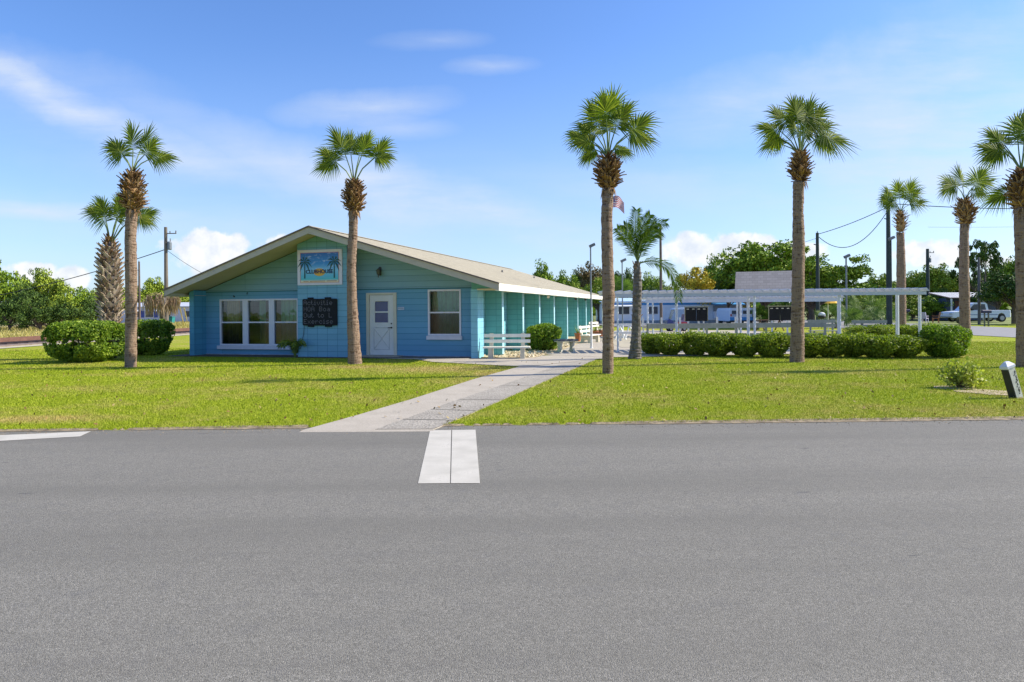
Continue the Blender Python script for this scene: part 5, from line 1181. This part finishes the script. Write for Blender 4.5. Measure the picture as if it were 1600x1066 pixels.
# pickup (nose towards the left)
def wheel(parent,x,y,r=.36,wd=.24):
    g=MB(); g.tube([(x,y-wd/2,r),(x,y-wd/2+.03,r),(x,y+wd/2-.03,r),(x,y+wd/2,r)],[r*.9,r,r,r*.9],22); wh=g.build('wheel',plain('tyre rubber',(.02,.02,.02),.85),parent)
    g=MB(); g.tube([(x,y-wd/2-.012,r),(x,y-wd/2+.01,r)],[r*.55,r*.6],16); g.build('rim',plain('steel rim',(.35,.36,.38),.4,.05,3,0,.6),wh)
def prof(parent,name,pts,y0,y1,mat,ins=.0):
    g=MB(); n=len(pts); cx=sum(p[0] for p in pts)/n; cz=sum(p[1] for p in pts)/n
    rings=[]
    for y,s in ((y0,.965),(y0+.07,1),(y1-.07,1),(y1,.965)): rings.append([(cx+(x-cx)*s,y,cz+(z-cz)*s) for x,z in pts])
    vs=[v for r_ in rings for v in r_]; fs=[tuple(range(n)),tuple(range(4*n-1,3*n-1,-1))]
    for k in range(3): fs+=[(k*n+i,(k+1)*n+i,(k+1)*n+(i+1)%n,k*n+(i+1)%n) for i in range(n)]
    g.add(vs,fs); o=g.build(name,mat,parent); fix_normals(o); return o
Y=65; x0=xw(1488,Y); t=thing('pickup_truck','white pickup parked nose left under the dark tree across the side road','pickup',(x0,Y,0))
M_car=plain('white car paint',(.66,.72,.84),.25,.02,2,0,0,.6)
bd=prof(t,'body',[(0,.42),(.02,.85),(.12,1.0),(1.35,1.10),(1.4,1.12),(5.55,1.12),(5.6,1.05),(5.6,.45),(5.15,.42),(5.05,.75),(4.75,.9),(4.45,.75),(4.35,.42),(1.5,.38),(1.4,.75),(1.1,.9),(.8,.75),(.7,.42)],0,1.9,M_car)
prof(t,'cab',[(1.30,1.10),(2.0,1.78),(2.2,1.86),(3.25,1.86),(3.4,1.75),(3.55,1.12)],.1,1.8,M_car)
for pts in ([(1.62,1.16),(2.12,1.70),(2.5,1.72),(2.5,1.16)],[(2.62,1.16),(2.62,1.72),(3.15,1.72),(3.28,1.16)]):
    g=MB(); g.prism(pts,.085,.097); g.build('window',M_dwin,t)
g=MB(); g.bar((2.56,-.004,1.1),(2.56,-.004,.5),.01,.015,(0,1,0)); g.bar((3.45,-.004,1.1),(3.45,-.004,.5),.01,.015,(0,1,0)); g.box(1.6,4.3,-.012,-.002,.68,.74); g.build('door_seams',plain('seam dark',(.10,.14,.3),.6),t)
g=MB(); g.box(-.08,.12,.05,1.85,.42,.58,bev=.03); g.build('bumper',plain('chrome grey',(.3,.31,.33),.3,.05,3,0,.7),t)
g=MB(); g.box(-.01,.10,.08,.45,.72,.9); g.build('headlight',plain('headlight glass',(.55,.6,.65),.15),t)
g=MB(); g.box(-.01,.10,1.45,1.82,.72,.9); g.build('headlight',MATS['headlight glass'],t)
g=MB(); g.box(1.75,1.95,-.16,.0,1.14,1.3,bev=.02); g.build('side_mirror',plain('black plastic',(.02,.02,.02),.5),t)
for x in (1.1,4.75):
    for y in (.12,1.78): wheel(t,x,y,.38)
# golf cart
Y=46; x0=xw(1042,Y); t=thing('golf_cart','golf cart with pale roof and red and navy body parked left of the scoreboard','golf cart',(x0,Y,0)); t.scale=(.62,.75,.9)
M_red=plain('cart red',(.40,.03,.05),.35,.1,3,0); M_nav=plain('cart navy',(.03,.05,.20),.35,.15,3,0)
prof(t,'body',[(.9,.25),(.9,.6),(1.25,.72),(2.15,.72),(2.3,.55),(2.3,.25)],0,1.2,M_red); prof(t,'front_cowl',[(0,.25),(.05,.85),(.25,.98),(.62,.85),(.9,.4),(.9,.25)],0.02,1.18,M_nav)
g=MB(); g.prism([(.7,1.66),(.85,1.76),(2.2,1.80),(2.32,1.68)],-.05,1.25); g.build('roof',plain('pale cart roof',(.5,.62,.8),.4),t)
for a,b in (((.45,.9),(.85,1.68)),((2.2,.7),(2.2,1.68))):
    for y in (.05,1.15):
        g=MB(); g.tube([(a[0],y,a[1]),(b[0],y,b[1])],.025,6); g.build('roof_strut',plain('strut',(.3,.32,.36),.4),t)
g=MB(); g.box(1.3,1.85,.08,1.12,.72,.86,bev=.04); g.build('seat',plain('purple-grey seat',(.28,.20,.32),.7),t); g=MB(); g.prism([(1.8,.86),(1.95,.86),(2.08,1.3),(1.95,1.3)],.08,1.12); g.build('backrest',MATS['purple-grey seat'],t)
g=MB(); g.add([(.47,.1,.95),(.47,1.1,.95),(.84,1.1,1.64),(.84,.1,1.64)],[(0,1,2,3)]); g.build('windshield',M_dwin,t)
for x in (.45,1.9):
    for y in (.06,1.14): wheel(t,x,y,.24,.18)
# van with stripes
Y=62; x0=xw(1140,Y); t=thing('parked_van','white and blue striped van parked behind the pergola posts','van',(x0,Y,0))
prof(t,'body',[(0,.35),(0,1.35),(.12,1.55),(2.1,1.55),(2.25,1.4),(2.3,.35)],0,4,M_car)
g=MB(); g.box(.2,1.0,-.02,-.004,1.0,1.32); g.build('window',M_dwin,t); g=MB(); g.box(1.2,2.05,-.02,-.004,1.0,1.32); g.build('window',M_dwin,t)
g=MB(); g.box(.03,2.27,-.018,-.003,.42,.72); g.build('stripe',M_bstripe,t); g=MB()
for z in (.78,.86,.94): g.prism([(.1,z),(1.0,z+.03),(1.0,z+.05),(.1,z+.02)],-.02,-.003)
g.build('stripe',plain('navy stripe',(.03,.04,.15),.4),t)
g=MB(); g.box(-.02,2.32,-.12,.0,.3,.42,bev=.03); g.build('bumper',MATS['black plastic'],t)
for x in (.06,2.08):
    g=MB(); g.box(x,x+.12,-.025,-.004,.8,1.0); g.build('tail_light',plain('tail light red',(.4,.02,.02),.3),t)
for y in (.8,3.2):
    for x in (.15,2.15):
        g=MB(); g.tube([(x-.12,y,.33),(x+.12,y,.33)],.33,16); g.build('wheel',MATS['tyre rubber'],t)
# picnic table
t=thing('picnic_table','brown picnic table under the shelter beside the right scoreboard','picnic table',(xw(1186,46),46,0))
g=MB(); g.box(0,1.8,0,.7,.70,.75); g.build('table_top',plain('brown boards',(.17,.085,.05),.8,.2,3,.2),t)
for y in (-.5,.95): 
    g=MB(); g.box(0,1.8,y,y+.25,.42,.46); g.build('bench_seat',MATS['brown boards'],t)
for x in (.2,1.5):
    g=MB(); g.bar((x,-.45,0),(x,.35,.7),.06,.06); g.bar((x,1.15,0),(x,.35,.7),.06,.06); g.build('leg',MATS['brown boards'],t)
# umbrella
Y=42; t=thing('patio_umbrella','small yellow-orange umbrella on a pale pole right of the tall palm','umbrella',(xw(1294,Y),Y,0)); zt_=W(1294,467,Y).z
g=MB(); g.tube([(0,0,0),(0,0,zt_)],.035,8); g.build('pole',plain('pale yellow pole',(.62,.6,.42),.5),t)
g=MB(); g.add([(.25,0,zt_)]+[(.25+.5*math.cos(i*PI/4),.5*math.sin(i*PI/4),zt_-.28) for i in range(8)],[(0,i+1,(i+1)%8+1) for i in range(8)]); g.build('canopy',plain('yellow canvas',(.75,.42,.03),.7),t)
# grill
t=thing('barbecue_grill','white domed grill on dark legs beside the side road','grill',(xw(1284,50),50,0))
g=MB(); g.tube([(0,0,.95),(0,0,1.03),(0,0,1.14),(0,0,1.2)],[.25,.26,.18,.06],14); g.build('lid',M_white,t,True)
g=MB(); g.tube([(0,0,.72),(0,0,.8),(0,0,.948)],[.14,.25,.3],14); g.build('bowl',MD,t,True)
for a in (0,2.1,4.2):
    g=MB(); g.tube([(math.cos(a)*.12,math.sin(a)*.12,.75),(math.cos(a)*.32,math.sin(a)*.32,0)],.02,6); g.build('leg',MD,t)
# mailboxes
def mailbox(label,px,Y,s=1.0,z=1.0):
    t=thing('mailbox',label,'mailbox',(xw(px,Y),Y,0),0,'mailboxes along the side road'); t.scale=(s,s,s)
    g=MB(); pts=[(-.12,0),(.12,0),(.12,.14)]+[(.12*math.cos(a),.14+.12*math.sin(a)) for a in [PI*i/6 for i in range(1,6)]]+[(-.12,.14)]
    g.prism([(p[0],p[1]+z) for p in pts],-.33,.33,'x'); g.build('box',plain('dark mailbox',(.02,.02,.06),.4),t)
    for x in (-.18,.12):
        g=MB(); g.box(x,x+.08,-.04,.04,0,z-.002); g.build('post',plain('mailbox post',(.16,.15,.12),.8),t)
mailbox('dark mailbox on two short posts in front of the pickup',1541,52); mailbox('small dark mailbox beyond the side road right of the distant palm',1416,70)
# chairs
def lawn_chair(label,px,Y,mat,rz):
    t=thing('lawn_chair',label,'chair',(xw(px,Y),Y,0),rz,'chairs across the side road')
    g=MB(); g.box(-.28,.28,-.28,.25,.4,.45,bev=.02); g.build('seat',mat,t); g=MB(); g.prism([(.2,.45),(.26,.45),(.42,1.0),(.35,1.0)],-.28,.28,'x'); g.build('backrest',mat,t)
    for x in (-.26,.22):
        for y in (-.26,.2): g=MB(); g.box(x,x+.05,y,y+.05,0,.4); g.build('leg',mat,t)
        g=MB(); g.box(x-.01,x+.06,-.28,.26,.62,.66); g.build('armrest',mat,t)
lawn_chair('lilac-white lawn chair under the transformer pole',1444,64,plain('lilac plastic',(.6,.55,.78),.5),2.2)
lawn_chair('orange-brown lawn chair right of the lilac chair',1462,64,plain('orange wood',(.42,.17,.07),.6),-2.0)
t=thing('bollard','short black bollard at the edge of the side road','bollard',(xw(1376,58),58,0)); g=MB(); g.tube([(0,0,0),(0,0,.55),(0,0,.6)],[.09,.09,.05],10); g.build('post',MD,t)
# rust coloured shrub + dry clump near porch
for px,Y,lab,m_,s_ in ((1500,60,'tan dry grass clump beside the pickup nose','t',.6),(1448,80,'rust coloured bush at the foot of the transformer pole','r',1.3)):
    if m_=='t': ms=shrub_mesh('dry_clump',.5,.5,1.0,1500,.12,leafmat('dry clump',(.25,.19,.08),(.42,.33,.16),(.5,.42,.22),.1),31,.9,.7)
    else: ms=shrub_mesh('rust_bush',1.0,.8,1.7,1800,.16,M_tg5,32,.8,.7)
    place_shrub(ms,lab,(xw(px,Y),Y,0),0,(s_,s_,s_))
# ================================================================= SKY, SUN, CAMERA
EL_=R(38.5); AZ=Vector((.99,.14,0)).normalized()
w=bpy.data.worlds.new('World'); scn.world=w; w.use_nodes=True; nt=w.node_tree; bg=nt.nodes['Background']
sky=N(nt,'ShaderNodeTexSky',sky_type='NISHITA'); sky.sun_disc=False; sky.sun_elevation=EL_; sky.sun_rotation=math.atan2(AZ.x,AZ.y); sky.air_density=1.0; sky.dust_density=.6; sky.ozone_density=2.2
tc=N(nt,'ShaderNodeTexCoord'); sp=N(nt,'ShaderNodeSeparateXYZ'); L(nt,tc.outputs['Generated'],sp.inputs[0])
ay=mth(nt,'MAXIMUM',mth(nt,'ABSOLUTE',sp.outputs[1]),.03); Uc=mth(nt,'DIVIDE',sp.outputs[0],ay); Vc=mth(nt,'DIVIDE',sp.outputs[2],ay)
nv_=N(nt,'ShaderNodeCombineXYZ'); L(nt,Uc,nv_.inputs[0]); L(nt,Vc,nv_.inputs[1])
def wn(scale,det,rough=.6,vec=None):
    n=N(nt,'ShaderNodeTexNoise'); n.inputs['Scale'].default_value=scale; n.inputs['Detail'].default_value=det; n.inputs['Roughness'].default_value=rough; L(nt,vec or nv_.outputs[0],n.inputs[0]); return n.outputs[0]
wz=wn(3.2,6,.62); wz2=wn(1.3,3,.5)
def blobw(px,py,rx,ry,ang=0):
    return blob(px,py,rx,ry,ang,True)
def blob(px,py,rx,ry,ang=0,warp=False):
    u0,v0=(px-800)/F,(Y0-py)/F; du=mth(nt,'SUBTRACT',Uc,u0); dv=mth(nt,'SUBTRACT',Vc,v0)
    if warp: dv=mth(nt,'ADD',dv,mth(nt,'MULTIPLY',mth(nt,'SUBTRACT',wz,.5),ry/F*2.2)); du=mth(nt,'ADD',du,mth(nt,'MULTIPLY',mth(nt,'SUBTRACT',wz2,.5),.25))
    ca,sa=math.cos(R(ang)),math.sin(R(ang))
    a=mth(nt,'DIVIDE',mth(nt,'ADD',mth(nt,'MULTIPLY',du,ca),mth(nt,'MULTIPLY',dv,sa)),rx/F); b=mth(nt,'DIVIDE',mth(nt,'SUBTRACT',mth(nt,'MULTIPLY',dv,ca),mth(nt,'MULTIPLY',du,sa)),ry/F)
    return mth(nt,'SUBTRACT',1.0,mth(nt,'SQRT',mth(nt,'ADD',mth(nt,'MULTIPLY',a,a),mth(nt,'MULTIPLY',b,b))))
cum=None
for b in ((315,392,70,46),(440,392,52,30),(400,410,90,30),(45,420,60,24),(115,432,50,28),(1105,396,80,38),(1075,392,50,34),(1170,388,90,26),(1250,395,90,24),(1455,405,75,26),(1560,415,40,20),(345,385,60,36),(20,345,0.1,0.1)):
    if b[2]<1: continue
    m=blob(*b); cum=m if cum is None else mth(nt,'MAXIMUM',cum,m)
cn=wn(16,8,.58); cv=mth(nt,'ADD',cum,mth(nt,'MULTIPLY',mth(nt,'SUBTRACT',cn,.52),1.9))
cr=N(nt,'ShaderNodeMapRange',interpolation_type='SMOOTHSTEP'); L(nt,cv,cr.inputs[0]); cr.inputs[1].default_value=.12; cr.inputs[2].default_value=.42; cr.inputs[4].default_value=.86
# wisps
mpw=N(nt,'ShaderNodeMapping'); mpw.inputs['Rotation'].default_value=(0,0,R(12)); mpw.inputs['Scale'].default_value=(1.1,5.5,1); L(nt,nv_.outputs[0],mpw.inputs[0])
wnz=wn(1.8,8,.6,mpw.outputs[0]); wn2=wn(2.2,6,.6)
cir=None
for px,py,rx,ry,an,st in ((150,165,300,34,-24,.6),(560,270,330,40,-20,.42),(60,120,260,60,-8,.3),(250,235,330,60,-12,.2),(750,103,80,16,2,.5),(570,163,120,26,3,.5),(610,200,80,18,-3,.35),(660,62,90,16,0,.25),(110,322,190,14,-2,.65),(700,325,420,40,-14,.42),(1130,165,220,50,10,.42),(1480,120,280,120,22,.62),(1500,230,320,80,5,.5),(1350,290,400,60,0,.3),(1500,330,260,60,0,.35),(400,345,500,40,-4,.28),(1000,300,500,60,-3,.2)):
    m=mth(nt,'MULTIPLY',mth(nt,'MAXIMUM',blobw(px,py,rx*1.15,ry*1.2,an),0.0),st*1.65); cir=m if cir is None else mth(nt,'ADD',cir,m)
wm=N(nt,'ShaderNodeMapRange',interpolation_type='SMOOTHSTEP'); L(nt,mth(nt,'ADD',mth(nt,'MULTIPLY',wnz,.7),mth(nt,'MULTIPLY',wn2,.3)),wm.inputs[0]); wm.inputs[1].default_value=.30; wm.inputs[2].default_value=.68
cirf=mth(nt,'MINIMUM',mth(nt,'MULTIPLY',cir,mth(nt,'ADD',mth(nt,'MULTIPLY',wm.outputs[0],.97),.03)),.75)
# horizon veil of thin high cloud
hz=N(nt,'ShaderNodeMapRange',interpolation_type='SMOOTHSTEP'); L(nt,Vc,hz.inputs[0]); hz.inputs[1].default_value=.42; hz.inputs[2].default_value=.0; hz.inputs[3].default_value=0; hz.inputs[4].default_value=.42
hs=N(nt,'ShaderNodeHueSaturation'); hs.inputs['Saturation'].default_value=1.12; hs.inputs['Value'].default_value=1.07; L(nt,sky.outputs[0],hs.inputs['Color'])
tint=mixc(nt,1.0,hs.outputs[0],(.93,1.05,1.34),'MULTIPLY')
SK=5.6
c1_=mixc(nt,hz.outputs[0],tint,(.62*SK,.80*SK,1.08*SK)); c2_=mixc(nt,cirf,c1_,(.86*SK,.95*SK,1.10*SK))
shade=ramp(nt,wn(30,5),[(.35,(.92*SK,.97*SK,1.06*SK)),(.6,(1.22*SK,1.2*SK,1.18*SK))])
c3_=mixc(nt,cr.outputs[0],c2_,shade)
L(nt,c3_,bg.inputs[0]); bg.inputs[1].default_value=.112
sl=bpy.data.lights.new('sun','SUN'); sl.energy=5.0; sl.angle=R(.5); sl.color=(1,.93,.78); so=bpy.data.objects.new('sun',sl); COL.objects.link(so)
dirv=Vector((AZ.x*math.cos(EL_),AZ.y*math.cos(EL_),math.sin(EL_))); so.rotation_euler=dirv.to_track_quat('Z','Y').to_euler(); so.location=dirv*60
cd=bpy.data.cameras.new('camera'); co=bpy.data.objects.new('camera',cd); COL.objects.link(co); scn.camera=co
co.location=(0,0,H); co.rotation_euler=(PI/2,ROLL,0); cd.sensor_width=36; cd.lens=F/1600*36; cd.shift_y=(Y0-533)/1600; cd.clip_end=4000; cd.clip_start=.05
scn.view_settings.view_transform='Standard'; scn.view_settings.look='None'; scn.view_settings.exposure=.50; scn.view_settings.gamma=1
scn.cycles.max_bounces=5; scn.cycles.diffuse_bounces=3; scn.cycles.transmission_bounces=3; scn.cycles.transparent_max_bounces=6; scn.cycles.glossy_bounces=3
scn.render.resolution_x=1024; scn.render.resolution_y=682
